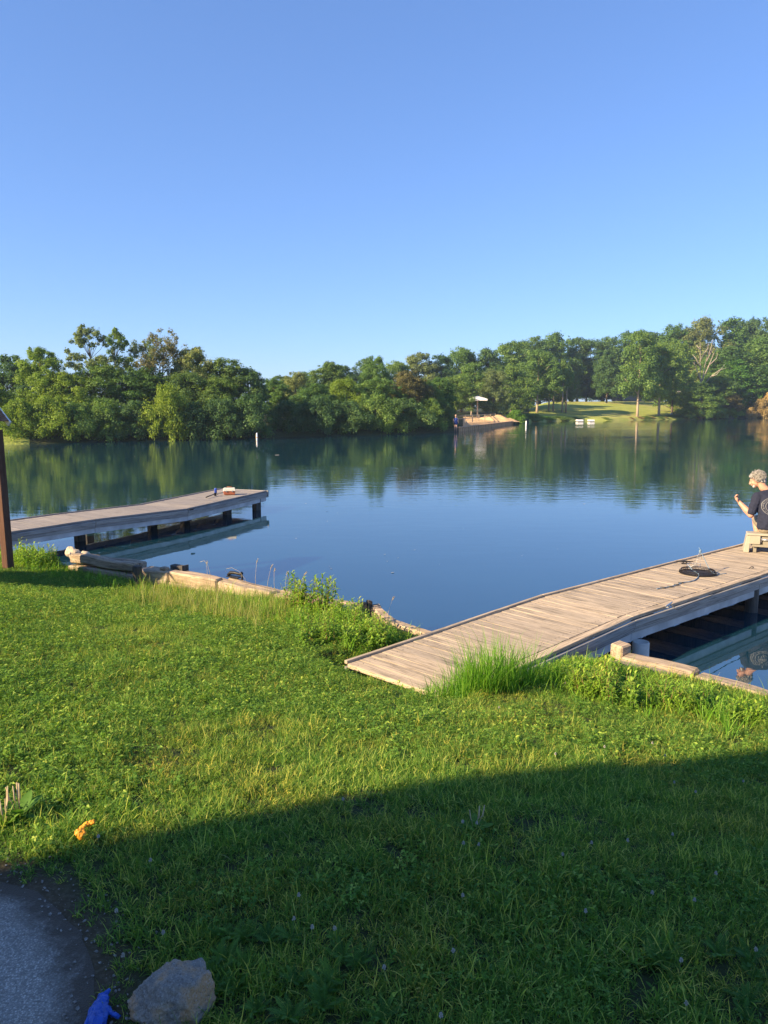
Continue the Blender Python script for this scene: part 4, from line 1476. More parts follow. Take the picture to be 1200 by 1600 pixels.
# --- the wood behind and to the right
back = [(440, 125, 586, 70, 'fa2', Cc), (480, 130, 580, 80, 'fa1', B), (530, 130, 570, 80, 'fa0', Cc), (575, 132, 558, 70, 'fa3', Cc), (620, 135, 562, 70, 'fa1', B),
        (655, 138, 550, 70, 'fa0', Dd), (690, 140, 553, 70, 'fa2', Cc), (722, 150, 540, 76, 'fa1', B), (762, 150, 543, 80, 'fa3', Cc), (800, 158, 532, 80, 'fa0', B),
        (832, 184, 524, 80, 'fa1', Cc), (868, 190, 518, 80, 'fa3', B), (905, 196, 526, 80, 'fa0', Cc), (945, 200, 524, 76, 'fa1', Cc), (985, 205, 516, 80, 'fa2', B),
        (1020, 205, 518, 80, 'fa0', Cc), (1060, 202, 505, 90, 'fa1', B), (1100, 200, 494, 84, 'fa3', Dd), (1145, 202, 494, 70, 'fa2', B), (1165, 215, 500, 60, 'fa0', Cc),
        (1180, 215, 494, 44, 'fa2', Cc), (1215, 205, 492, 80, 'fa1', Cc), (1260, 200, 495, 90, 'fa3', B), (1320, 195, 495, 100, 'fa0', B)]
BACK_L = ['tree peeping over the dip left of the middle point', 'low back tree over the dark bushes left of the point', 'back tree left of the tallest on the middle point', 'tall green tree rising behind the middle point', 'back tree right behind the green pointed tree', 'grey green back tree behind the rusty tree', 'back tree just right of the rusty tree', 'back tree left above the white canopy', 'back tree directly above the white canopy', 'back tree above the sand mound', 'back tree above the white marker post', 'dark back tree where the lawn begins', 'tall dark back tree left over the lawn', 'dark back tree over the two floating platforms', 'back tree behind the dark hollow by the lawn', 'back tree left behind the tall lawn tree', 'back tree right behind the tall lawn tree', 'tall back tree left of the dead tree', 'tallest pale back tree behind the dead tree', 'back tree with an airy crown right of the dead tree', 'small airy back tree beside the sky notch', 'dark isolated back crown right of the sky notch', 'high dark back crown cut by the right edge', 'green back tree beyond the right edge', 'back tree outside the right edge']
for (px, y, vt, w, k, m), lb in zip(back, BACK_L):
    tree(k, m, px, y, vt, w, 'tall ' + lb if not lb.startswith('tall') else lb, GR)
back2 = [(918, 232, 572, 60, 'fa1', Cc), (945, 240, 580, 56, 'fa3', Cc), (983, 238, 575, 60, 'fa3', Cc), (1030, 240, 570, 70, 'fa1', Cc), (845, 205, 560, 90, 'fa3', Cc), (893, 208, 565, 90, 'fa1', Cc), (965, 215, 560, 80, 'fa3', Cc), (1000, 222, 565, 90, 'fa1', Cc), (1075, 212, 560, 90, 'fa3', Cc), (1120, 208, 560, 90, 'fa1', Cc),
         (800, 195, 570, 90, 'fa1', Cc), (690, 165, 585, 80, 'fa3', Cc)]
for (px, y, vt, w, k, m) in back2:
    tree(k, m, px, y, vt, w, 'dark tree deep inside the wood across the lake', 'dark trees inside the wood')
front = [(712, 118, 585, 62, 'fa1', B, 'tree over the beach beside the white canopy'),
         (738, 124, 566, 60, 'fa0', B, 'tree whose branches hang behind and over the white canopy'),
         (772, 122, 575, 62, 'fa1', Dd, 'pale green tree leaning over the sand mound'),
         (800, 138, 570, 66, 'fa3', B, 'tree between the sand mound and the marker post'),
         (842, 146, 545, 74, 'fa0', B, 'sunlit tree above the slim trunks at the lawn edge'),
         (886, 153, 575, 44, 'fa0', Dd, 'narrow pale tree at the left end of the hillside lawn'),
         (1002, 150, 514, 74, 'fa0', B, 'tall tree on the hillside lawn with the longest pale trunk'),
         (1035, 155, 535, 76, 'fa0', B, 'broad tree with a short trunk in the middle of the lawn'),
         (1056, 163, 528, 62, 'fa1', B, 'tree at the right end of the lawn before the pale shed'),
         (951, 178, 545, 50, 'fa2', Cc, 'big grey trunked tree in the shade behind the lawn'),
         (1140, 178, 540, 100, 'fa3', B, 'broad tree behind the dead tree on the right bank'),
         (1190, 180, 525, 90, 'fa3', B, 'large tree over the golden reeds at the right edge'),
         (1120, 172, 580, 80, 'fa1', E if False else B, 'green tree right of the dead tree'),
         (1150, 174, 560, 64, 'fa2', Ee, 'bright green tree between the dead tree and the reeds'),
         (1195, 176, 575, 70, 'fa1', Ee, 'bright green leafy tree just above the golden reeds'),
         (1085, 168, 598, 76, 'fa3', A, 'low yellowish tree at the foot of the dead tree'),
         (1240, 180, 520, 110, 'fa1', B, 'tree beyond the right picture edge over the reeds'),
         (1098, 153, 597, 62, 'fa3', B, 'round leafy tree hiding the foot of the bleached dead tree'),
         (1140, 168, 612, 44, 'fa2', Rr_, 'olive brown small tree beside the golden reeds')]
for (px, y, vt, w, k, m, lb) in front:
    tree(k, m, px, y, vt, w, lb)
# slim bare-stemmed trunks at the lawn's left end
for i, (px, v, h) in enumerate(((857, 648, 7.5), (864, 648, 9), (878, 647, 8.5), (884, 646, 7.5))):
    y = 150
    q = aty(px, v, y); gz = far_z(q.x, y)
    bm = bmesh.new()
    tube(bm, [(0, 0, -0.3), (0.05, 0, h * 0.4), (-0.1 + i * 0.08, 0, h * 0.75), (0.1, 0.1, h)], [0.19, 0.15, 0.12, 0.05], 8)
    r = empty('slim_tree', (q.x, y, gz))
    tag(r, ('first', 'second, thickest', 'third', 'fourth')[i] + ' slim pale trunk from the left at the lawn edge', 'tree')
    link('trunk', bm_mesh('trunk', bm, M_barkpale, True), r)
    cr = link('crown', KINDS['fs0'][0][B], r, (0, 0, h * 0.62), (0, 0, i), (0.38, 0.38, 1.0))
# waterside bushes on the far bank
GB = 'low bushes along the far shoreline'
for i, (px, s, vt, w, m) in enumerate([(806, 1, 640, 34, Ee), (828, 1, 646, 44, Ee), (850, 1.5, 650, 40, Ee), (872, 1.2, 650, 40, B), (893, 1.2, 651, 30, B), (945, 1, 652, 26, A),
                          (1008, 1, 650, 30, A), (1030, 1, 650, 30, B), (1048, 1.2, 648, 30, B), (1066, 1.5, 640, 40, B), (1090, 1.5, 625, 46, B), (1115, 1.5, 632, 46, B),
                          (1140, 1.5, 636, 40, A), (1165, 1.8, 640, 40, B), (1085, 1, 618, 44, B)]):
    y = far_y(px) + s + 0.8
    tree('fs1' if i % 2 else 'fs0', m, px, y, vt, w, 'low green bush on the far shoreline', GB, 'bush', 'bush', zoff=-0.35)
for i, (px, s, vt, w) in enumerate([(1190, -1.0, 622, 34), (1174, -1.2, 636, 24), (1205, -0.6, 612, 40), (1222, -0.6, 605, 46)]):
    crowns = KINDS['fs0'][0]
    y = far_y(px) + s
    r = tree('fs0', A, px, y, vt, w, 'golden dry reeds at the right end of the far shore', 'golden reeds at the right', 'reed_clump', 'reeds', zoff=-0.35)
    if i == 0:
        gm = crowns[0].copy(); gm.materials.clear(); gm.materials.append(M_gold)
    for ch in r.children:
        if ch.name.startswith('crown'): ch.data = gm
# small golden clumps under the lawn trees
for i, (px, w, vt) in enumerate([(1000, 16, 651), (1019, 14, 651), (1040, 12, 651), (1070, 20, 649), (985, 14, 652)]):
    r = tree('fs1', A, px, far_y(px) + 0.7, vt, w, 'small golden clump of waterside plants below the lawn', 'golden clumps below the lawn', 'waterside_plant', 'plant', zoff=-0.3)
    for ch in r.children:
        if ch.name.startswith('crown'): ch.data = gm
# dead tree
q = aty(1095, 596, 158)
dt = empty('dead_tree', (q.x, 158, far_z(q.x, 158)))
tag(dt, 'bare bleached dead tree standing among the right hand trees', 'tree')
bm = bmesh.new()
bz = q.z - far_z(q.x, 158)
tube(bm, [(0, 0, -0.3), (0, 0, bz * 0.6), (0, 0, bz + 0.6)], [0.26, 0.22, 0.18], 8)
sc_ = 158 / F_PX
for br in ([(0, 0), (-3, -12), (-5, -30), (-10, -46), (-11, -58)], [(1, 0), (3, -20), (4, -40), (0, -56)], [(4, -40), (7, -52), (6, -62)], [(2, -2), (8, -22), (13, -40), (17, -50)],
           [(-4, -20), (-14, -34), (-18, -40)], [(-1, 0), (-9, -16), (-17, -28)], [(-5, -30), (-2, -42), (2, -50)], [(8, -22), (16, -34), (20, -42)], [(8, 4), (16, -8), (26, -17), (35, -20)],
           [(16, -8), (22, -10), (34, -26)], [(-10, -46), (-16, -54)], [(4, -30), (9, -44), (10, -50)]):
    rnd = random.Random(br[1][0] * 7 + br[1][1])
    P = [Vector((a * sc_, rnd.uniform(-.6, .6) + 0.04 * b, bz - b * sc_)) for a, b in br]
    r0 = 0.11
    tube(bm, P, [r0 * (1 - 0.75 * i / (len(P) - 1)) for i in range(len(P))], 6)
link('trunk', bm_mesh('trunk', bm, M_dead, True), dt)

# ------------------------------------------------------------------ beach, sea wall, fence, canopy, sheds, buoys
def fpt(px, s, z=None):
    y = far_y(px) + s
    x = (px - U0) / F_PX * y * 1.004
    return Vector((x, y, far_z(x, y) if z is None else z))


M_redwood = wood_mat('orange_timber', (0.62, 0.36, 0.18), (0.78, 0.50, 0.28), (0.2, 0.1, 0.06), axis=2)
sw = empty('beach_wall', fpt(740, 0, 0))
tag(sw, 'low orange timber wall along the sandy beach', 'sea wall')
a, b = fpt(716, -0.3, 0), fpt(799, -0.3, 0)
nb_ = 34
bm = bmesh.new()
add_beam(bm, a + Vector((0, 0.1, 0.03)) - sw.location, b + Vector((0, 0.1, 0.03)) - sw.location, 0.1, 0.74)
link('planking', bm_mesh('planking', bm, M_redwood), sw)
bm = bmesh.new(); add_beam(bm, a + Vector((0, -0.02, 0.44)) - sw.location, b + Vector((0, -0.02, 0.44)) - sw.location, 0.34, 0.09)
link('cap_rail', bm_mesh('cap_rail', bm, M_redwood), sw)
bm = bmesh.new(); add_box(bm, (0, 0, 0), (0.16, 0.14, 1.0)); pm = bm_mesh('wall_post', bm, M_redwood)
for i in range(nb_):
    q = a.lerp(b, (i + 0.5) / nb_) - sw.location
    link('wall_post', pm, sw, (q.x, q.y - 0.05, -0.1))

sm = tag(empty('sand_mound', fpt(772, 4.0)), 'pale heap of sand and rubble behind the beach wall', 'sand heap')
bm = bmesh.new(); bmesh.ops.create_grid(bm, x_segments=36, y_segments=18, size=1)
for v in bm.verts:
    r = math.hypot(v.co.x, v.co.y)
    hgt = max(0, 1 - r * r) * (1.15 + 0.5 * noise.noise(v.co * 3)) + 0.12 * noise.noise(v.co * 9)
    v.co = Vector((v.co.x * 3.4, v.co.y * 1.8, hgt * 0.75 - 0.2))
link('heap', bm_mesh('heap', bm, M_sand, True), sm)

fn = empty('rail_fence', fpt(745, 6))
tag(fn, 'low wooden rail fence at the back of the beach', 'fence')
fa, fb_ = fpt(700, 8), fpt(772, 8)
for i in range(8):
    q = fa.lerp(fb_, i / 7)
    bm = bmesh.new(); add_box(bm, (0, 0, 0.3), (0.10, 0.10, 0.9))
    link('fence_post', bm_mesh('fence_post', bm, M_barkpale), fn, q - fn.location)
for hz_ in (0.36, 0.68):
    bm = bmesh.new(); add_beam(bm, fa - fn.location + Vector((0, -0.1, hz_)), fb_ - fn.location + Vector((0, -0.1, hz_)), 0.05, 0.08)
    link('rail', bm_mesh('rail', bm, M_barkpale), fn)

cy = fpt(744, 13)
can = empty('beach_canopy', cy)
tag(can, 'white roofed canopy on a single post behind the beach fence', 'canopy')
bm = bmesh.new()
hw = 1.35; ht = 2.75
tp = bm.verts.new((0, 0, ht + 0.5)); cs_ = [bm.verts.new((x, y, ht)) for x, y in ((-hw, -hw), (hw, -hw), (hw, hw), (-hw, hw))]
lo = [bm.verts.new((x, y, ht - 0.25)) for x, y in ((-hw, -hw), (hw, -hw), (hw, hw), (-hw, hw))]
for i in range(4):
    bm.faces.new((cs_[i], cs_[(i + 1) % 4], tp)); bm.faces.new((lo[i], lo[(i + 1) % 4], cs_[(i + 1) % 4], cs_[i]))
bm.faces.new(lo[::-1])
link('roof', bm_mesh('roof', bm, M_white), can)
bm = bmesh.new(); add_box(bm, (0, 0, ht / 2), (0.2, 0.2, ht))
link('post', bm_mesh('post', bm, M_barkpale), can)

# marker post in the water and the buoys
def marker(u, v_w, v_t, r, label, nm='marker_post'):
    q = at(u, v_w, 0)
    h = aty(u, v_t, q.y).z
    bm = bmesh.new()
    lathe(bm, [(r, -0.6), (r, h * 0.55), (r * 0.92, h * 0.58), (r * 0.85, h - 0.03), (r * 0.5, h)], 14)
    t = empty(nm, q)
    tag(t, label, 'marker post' if nm == 'marker_post' else 'buoy')
    link('float', bm_mesh('float', bm, M_white, True), t)
    return t, h


marker(822, 665.5, 657.5, 0.10, 'white marker post standing in the water off the far beach')
t, h = marker(401.5, 687, 676, 0.07, 'white buoy with an orange band in front of the dark bank', 'buoy')
bm = bmesh.new(); lathe(bm, [(0.072, h * 0.28), (0.11, h * 0.33), (0.072, h * 0.38)], 14); 
link('band', bm_mesh('band', bm, simple_mat('orange_paint', (0.65, 0.22, 0.06), 0.5), True), t)
for (u, v, w, lb) in ((905.5, 659.0, 9, 'left white floating platform off the far lawn'), (923.5, 659.0, 8, 'right white floating platform off the far lawn')):
    q = at(u, v, 0)
    t = empty('floating_platform', q); tag(t, lb, 'platform')
    ww = w / F_PX * q.y
    bm = bmesh.new(); add_box(bm, (0, 0, 0.22), (ww, 1.4, 0.30), bevel=0.03); link('deck', bm_mesh('deck', bm, M_white), t)
    bm = bmesh.new(); add_box(bm, (0, 0, 0.0), (ww * 0.8, 1.2, 0.24), bevel=0.03); link('float', bm_mesh('float', bm, M_black), t)

# pale shed and grey house at the top of the lawn
def shed(px, y, w, d, hh, rise, wallm, roofm, label, nm, rz=0.2):
    x = (px - U0) / F_PX * y * 1.004; gz = far_z(x, y)
    t = empty(nm, (x, y, gz), rz); tag(t, label, 'building')
    bm = bmesh.new(); add_box(bm, (0, 0, hh / 2), (w, d, hh)); link('wall', bm_mesh('wall', bm, wallm), t)
    bm = bmesh.new()
    for sg in (-1, 1):
        vs = [bm.verts.new(p) for p in ((-w / 2 - .3, sg * (d / 2 + .4), hh - .05), (w / 2 + .3, sg * (d / 2 + .4), hh - .05), (w / 2 + .3, 0, hh + rise), (-w / 2 - .3, 0, hh + rise),
                                        (-w / 2 - .3, sg * (d / 2 + .4), hh - .2), (w / 2 + .3, sg * (d / 2 + .4), hh - .2), (w / 2 + .3, 0, hh + rise - .15), (-w / 2 - .3, 0, hh + rise - .15))]
        for f in ((0, 1, 2, 3), (7, 6, 5, 4), (0, 4, 5, 1), (1, 5, 6, 2), (2, 6, 7, 3), (3, 7, 4, 0)): bm.faces.new([vs[i] for i in f])
    link('roof', bm_mesh('roof', bm, roofm), t)
    bm = bmesh.new(); add_box(bm, (0, -d / 2 - .03, 1.05), (0.95, .08, 2.1)); link('door', bm_mesh('door', bm, M_grey), t)
    bm = bmesh.new(); add_box(bm, (w * .3, -d / 2 - .03, 1.5), (0.9, .08, 0.9)); link('window', bm_mesh('window', bm, M_black), t)
    return t


shed(1062, 192, 3.6, 3.4, 2.6, 0.7, simple_mat('cream_siding', (0.66, 0.60, 0.46), 0.7, 0, .06), M_grey, 'small cream shed at the right end of the hillside lawn', 'garden_shed', -0.3)
shed(990, 205, 11, 7, 2.7, 1.3, simple_mat('grey_siding', (0.24, 0.25, 0.26), 0.8, 0, .08), M_grey, 'grey low house in the shade behind the hillside lawn', 'house', 0.1)
# white mark on the lawn and a little white sign
q = fpt(1044, 6)
bm = bmesh.new(); bmesh.ops.create_icosphere(bm, subdivisions=2, radius=0.35)
for v in bm.verts: v.co *= 1 + 0.2 * noise.noise(v.co * 5)
o = link('white_boulder', bm_mesh('white_boulder', bm, M_white, True), None, (q.x, q.y, q.z + 0.15)); tag(o, 'white boulder on the lawn between the two short trunked trees', 'boulder')

# two people on the beach, tiny
def far_person(px, s, shirt, label, zf):
    q = fpt(px, s)
    t = empty('person', (q.x, q.y, zf), 0); tag(t, label, 'person')
    bm = bmesh.new()
    tube(bm, [(-.1, 0, 0), (-.1, 0, .45), (-.06, 0, .85)], [.06, .08, .11], 8); tube(bm, [(.1, 0.06, 0), (.1, 0, .45), (.06, 0, .85)], [.06, .08, .11], 8)
    tube(bm, [(0, 0, 1.35), (0, 0, 1.55)], [.06, .06], 8)
    bmesh.ops.create_icosphere(bm, subdivisions=2, radius=.12, matrix=Matrix.Translation((0, 0, 1.65)) @ Matrix.Diagonal((.85, 1, 1.15, 1)))
    tube(bm, [(-.2, 0, 1.38), (-.27, 0, 1.1), (-.25, -.12, .88)], [.055, .045, .035], 8); tube(bm, [(.2, 0, 1.38), (.27, 0, 1.1), (.25, -.12, .88)], [.055, .045, .035], 8)
    link('body', bm_mesh('body', bm, simple_mat('skin_far', (0.42, 0.26, 0.19), 0.6, 0, .05), True), t)
    bm = bmesh.new(); tube(bm, [(0, 0, .78), (0, 0, 1.1), (0, 0, 1.38), (0, 0, 1.45)], [.17, .17, .20, .1], 12)
    link('shirt', bm_mesh('shirt', bm, shirt, True), t)


far_person(711, -0.8, simple_mat('blue_cloth', (0.06, 0.10, 0.35), 0.8), 'distant figure in blue at the left end of the beach wall', 0.0)


# ================================================================== near objects
def remeshed(name, bm, mat, voxel, smooth_it=4):
    me = bpy.data.meshes.new(name + '_raw'); bm.to_mesh(me); bm.free()
    o = bpy.data.objects.new(name + '_raw', me); C.objects.link(o)
    md = o.modifiers.new('r', 'REMESH'); md.mode = 'VOXEL'; md.voxel_size = voxel; md.use_smooth_shade = True
    if smooth_it:
        sm_ = o.modifiers.new('s', 'SMOOTH'); sm_.iterations = smooth_it; sm_.factor = 0.5
    dg = bpy.context.evaluated_depsgraph_get()
    out = bpy.data.meshes.new_from_object(o.evaluated_get(dg))
    out.name = name
    bpy.data.objects.remove(o)
    out.materials.clear()
    out.materials.append(mat)
    for p in out.polygons: p.use_smooth = True
    return out


_t = bmesh.new(); bmesh.ops.create_icosphere(_t, subdivisions=2, radius=1)
ICO_V = [v.co.copy() for v in _t.verts]; ICO_F = [[v.index for v in f.verts] for f in _t.faces]; _t.free()


def hull(bm, balls):
    """convex skin around balls [(centre, radius or (rx, ry, rz), [rotation])]"""
    pts = []
    for b in balls:
        r = b[1]
        if not isinstance(r, (tuple, list)): r = (r, r, r)
        M = Matrix.Translation(b[0])
        if len(b) > 2: M = M @ b[2].to_4x4()
        M = M @ Matrix.Diagonal((r[0], r[1], r[2], 1))
        pts += [M @ v for v in ICO_V]
    if len(balls) == 1:
        faces = ICO_F
    else:
        t = bmesh.new()
        for p in pts: t.verts.new(p)
        bmesh.ops.convex_hull(t, input=t.verts[:])
        bmesh.ops.delete(t, geom=[v for v in t.verts if not v.link_faces], context='VERTS')
        t.verts.ensure_lookup_table(); t.verts.index_update()
        pts = [v.co.copy() for v in t.verts]; faces = [[v.index for v in f.verts] for f in t.faces]
        t.free()
    vs = [bm.verts.new(p) for p in pts]
    for f in faces: bm.faces.new([vs[i] for i in f])


M_skin = simple_mat('skin', (0.50, 0.27, 0.18), 0.5, 0, 0.10, 14, 0.15, 0.002)
M_navy = simple_mat('navy_cotton', (0.022, 0.026, 0.048), 0.9, 0, 0.12, 60, 0.3, 0.002, 0.2)
M_print = simple_mat('pale_print', (0.24, 0.24, 0.235), 0.8, 0, 0.3, 70, 0)
M_hair = simple_mat('grey_hair', (0.33, 0.315, 0.29), 0.55, 0, 0.45, 45, 0.4, 0.004)
M_short = simple_mat('khaki_cotton', (0.24, 0.20, 0.14), 0.9, 0, 0.12, 30)
M_shoe = simple_mat('dark_shoe', (0.06, 0.055, 0.05), 0.7, 0, 0.12, 30)
M_stool = simple_mat('tan_plastic', (0.36, 0.33, 0.25), 0.5, 0, 0.07, 8, 0.05)
M_stoold = simple_mat('dark_tan_plastic', (0.26, 0.235, 0.175), 0.5, 0, 0.07, 8, 0.05)
V = Vector

mq = aty(1205, 850, 11.0)
man = empty('person', (mq.x, 11.0, DECK_Z), R(0))
tag(man, 'grey haired person in navy t-shirt seated on a stool with left hand raised', 'person')
bm = bmesh.new()
hull(bm, [(V((-.09, 0, .38)), .105), (V((.09, 0, .38)), .105), (V((0, 0.02, .52)), (.155, .11, .1))])
hull(bm, [(V((0, 0.02, .52)), (.155, .11, .1)), (V((0, .08, .72)), (.175, .12, .12))])
hull(bm, [(V((0, .08, .72)), (.17, .115, .12)), (V((-.13, .11, .81)), .065), (V((.13, .11, .81)), .065), (V((0, .15, .86)), .06)])
hull(bm, [(V((0, .14, .84)), .066), (V((-.085, .18, .935)), .058)])
ARM = {-1: (V((-.195, .11, .80)), V((-.285, .09, .535)), V((-.395, .23, .70))), 1: (V((.195, .12, .80)), V((.27, .19, .545)), V((.11, .40, .60)))}
for s_, (sh_, el_, wr_) in ARM.items():
    hull(bm, [(V((s_ * .12, .11, .80)), .068), (sh_, .062)])
    hull(bm, [(sh_, .060), (el_, .041)])
    hull(bm, [(el_, .046), (el_.lerp(wr_, .35), .050)]); hull(bm, [(el_.lerp(wr_, .35), .050), (wr_, .030)])
    hull(bm, [(V((s_ * .09, 0, .37)), .10), (V((s_ * .11 + .06, .40, .43)), .062)])
    hull(bm, [(V((s_ * .11 + .06, .40, .43)), .060), (V((s_ * .11 + .06, .345, .30)), .060)]); hull(bm, [(V((s_ * .11 + .06, .345, .30)), .058), (V((s_ * .11 + .06, .28, .09)), .036)])
# head
hd = V((-.155, .235, 1.045))
Rh = Matrix.Rotation(R(52), 3, 'Z') @ Matrix.Rotation(R(-24), 3, 'X')


def hp(x, y, z): return hd + Rh @ V((x, y, z))


hull(bm, [(hp(0, -.015, .025), (.074, .094, .088), Rh), (hp(0, .02, -.02), (.064, .078, .085), Rh)])
hull(bm, [(hp(0, .035, -.05), (.055, .055, .045), Rh), (hp(0, .062, -.088), (.028, .022, .02), Rh)])
hull(bm, [(hp(0, .096, .012), .010), (hp(0, .118, -.022), .013), (hp(0.012, .104, -.028), .009), (hp(-.012, .104, -.028), .009)])
hull(bm, [(hp(-.03, .082, .028), .012), (hp(.03, .082, .028), .012)])
hull(bm, [(hp(-.018, .098, -.055), .007), (hp(.018, .098, -.055), .007)])
for s_ in (-1, 1):
    hull(bm, [(hp(s_ * .076, -.012, .018), (.008, .017, .022), Rh), (hp(s_ * .074, -.004, -.02), (.007, .010, .012), Rh)])
    hull(bm, [(hp(s_ * .045, .065, -.02), .02), (hp(s_ * .04, .05, -.05), .02)])
# neck joins skull
hull(bm, [(V((-.085, .18, .93)), .058), (hp(0, -.03, -.04), .058)])


def hand(bm, w, d, palm_n, side, curls):
    """palm from wrist w along d; thumb on the given side; five separate fingers"""
    d = d.normalized(); n = (palm_n - d * palm_n.dot(d)).normalized(); s = d.cross(n) * side
    pc = w + d * .045
    hull(bm, [(w, .025), (w + d * .075 + s * .026, .013), (w + d * .08 - s * .026, .013), (pc + n * .006, .02)])
    for i, (o, L) in enumerate(((.030, .068), (.011, .078), (-.010, .073), (-.029, .056))):
        b = w + d * .082 + s * o
        dd = d; p = b
        for j in range(3):
            a = curls[i] * (0.6 + 0.4 * j)
            dd = (dd * math.cos(a) + n * math.sin(a)).normalized()
            n2 = (n - dd * n.dot(dd)).normalized()
            q = p + dd * L * (0.45, .32, .23)[j]
            hull(bm, [(p, .0095 - j * .0008), (q, .0088 - j * .0009)])
            p = q
            n = n2
        n = (palm_n - d * palm_n.dot(d)).normalized()
    tb = w + d * .025 + s * .028
    t1 = tb + (d * .6 + s * .55 + n * .45).normalized() * .038
    t2 = t1 + (d * .85 + n * .5 - s * .05).normalized() * .03
    hull(bm, [(tb, .014), (t1, .0115)]); hull(bm, [(t1, .011), (t2, .009)])


for s_, (sh_, el_, wr_) in ARM.items():
    hand(bm, wr_, (wr_ - el_) + V((0, 0, .03)), V((-s_ * .5, -.6, .5)), -1 if s_ < 0 else 1, (.85, .75, .8, .9))
link('body', remeshed('body', bm, M_skin, 0.0055, 3), man)

# shirt
bm = bmesh.new()
hull(bm, [(V((-.10, 0, .37)), (.12, .125, .07)), (V((.10, 0, .37)), (.12, .125, .07)), (V((0, 0.0, .47)), (.225, .15, .1))])
hull(bm, [(V((0, 0.0, .50)), (.22, .15, .1)), (V((0, .065, .72)), (.195, .140, .12))])
hull(bm, [(V((0, .065, .72)), (.19, .138, .12)), (V((-.14, .105, .815)), .075), (V((.14, .105, .815)), .075), (V((0, .135, .865)), .066)])
for s_, (sh_, el_, wr_) in ARM.items():
    hull(bm, [(V((s_ * .12, .10, .80)), .085), (sh_, .074)])
    e2 = sh_.lerp(el_, .90)
    hull(bm, [(sh_, .078), (e2, (.068, .072, .02))])
me = remeshed('shirt', bm, M_navy, 0.0065, 5)
for v in me.vertices:
    c = v.co
    f = 0.010 * noise.noise(V((c.x * 7 + c.z * 9, c.y * 5, c.z * 16 - abs(c.x) * 14))) + 0.004 * noise.noise(c * 26)
    f *= ss((0.86 - c.z) / 0.15)
    v.co = c + v.normal * f
shirt = link('shirt', me, man)
bvh = BVHTree.FromPolygons([v.co for v in me.vertices], [tuple(p.vertices) for p in me.polygons])
bm = bmesh.new()


def stamp(poly, z0=.675, lift=.0025):
    """flat print laid on the back of the shirt"""
    vs = []
    for x, z in poly:
        x = x * 1.08 - .045
        hit = bvh.ray_cast(V((x, -.6, z0 + z)), V((0, 1, 0)))
        if hit[0] is None: return
        vs.append(bm.verts.new(hit[0] + V((0, -lift, 0))))
    try: bm.faces.new(vs)
    except ValueError: pass


rp = random.Random(5)
n_ = 40
for rr in (.132, .094):
    for i in range(n_):
        a0, a1 = 2 * PI * i / n_, 2 * PI * (i + 1) / n_
        stamp([(rr * math.cos(a0), rr * math.sin(a0)), (rr * math.cos(a1), rr * math.sin(a1)), ((rr - .004) * math.cos(a1), (rr - .004) * math.sin(a1)), ((rr - .004) * math.cos(a0), (rr - .004) * math.sin(a0))])
for i in range(30):
    a = 2 * PI * i / 30
    for q in range(3):
        b = a + rp.uniform(-.05, .05); r0 = .103 + rp.uniform(0, .010); w = rp.uniform(.018, .05); h_ = rp.uniform(.004, .011)
        stamp([(r0 * math.cos(b), r0 * math.sin(b)), (r0 * math.cos(b + w), r0 * math.sin(b + w)), ((r0 + h_) * math.cos(b + w), (r0 + h_) * math.sin(b + w)), ((r0 + h_) * math.cos(b), (r0 + h_) * math.sin(b))])
for i in range(70):
    a = rp.uniform(0, 2 * PI); r0 = .078 * math.sqrt(rp.uniform(0.02, 1)); x, z = r0 * math.cos(a) * .8, r0 * math.sin(a)
    w = rp.uniform(.004, .012); h_ = rp.uniform(.004, .016)
    stamp([(x, z), (x + w, z + .003), (x + w * .8, z + h_), (x - .002, z + h_ * .8)])
link('shirt_print', bm_mesh('shirt_print', bm, M_print), man)
# small mark at the nape
bm = bmesh.new()
add_box(bm, (0, 0, 0), (.018, .002, .012)); 
hit = bvh.ray_cast(V((0, -.6, .835)), V((0, 1, 0)))
if hit[0]: link('collar_mark', bm_mesh('collar_mark', bm, M_print), man, hit[0] + V((0, -.003, 0)))
bm = bmesh.new()
for s_ in (-1, 1):
    hull(bm, [(V((s_ * .09, 0, .365)), .118), (V((s_ * .10 + .06, .34, .42)), .088)])
hull(bm, [(V((-.09, 0, .375)), .12), (V((.09, 0, .375)), .12)])
link('shorts', remeshed('shorts', bm, M_short, 0.01, 4), man)
for s_ in (-1, 1):
    bm = bmesh.new()
    hull(bm, [(V((s_ * .11 + .06, .27, .05)), (.042, .045, .048)), (V((s_ * .11 + .065, .42, .032)), (.046, .05, .03))])
    link('shoe', bm_mesh('shoe', bm, M_shoe, True), man)
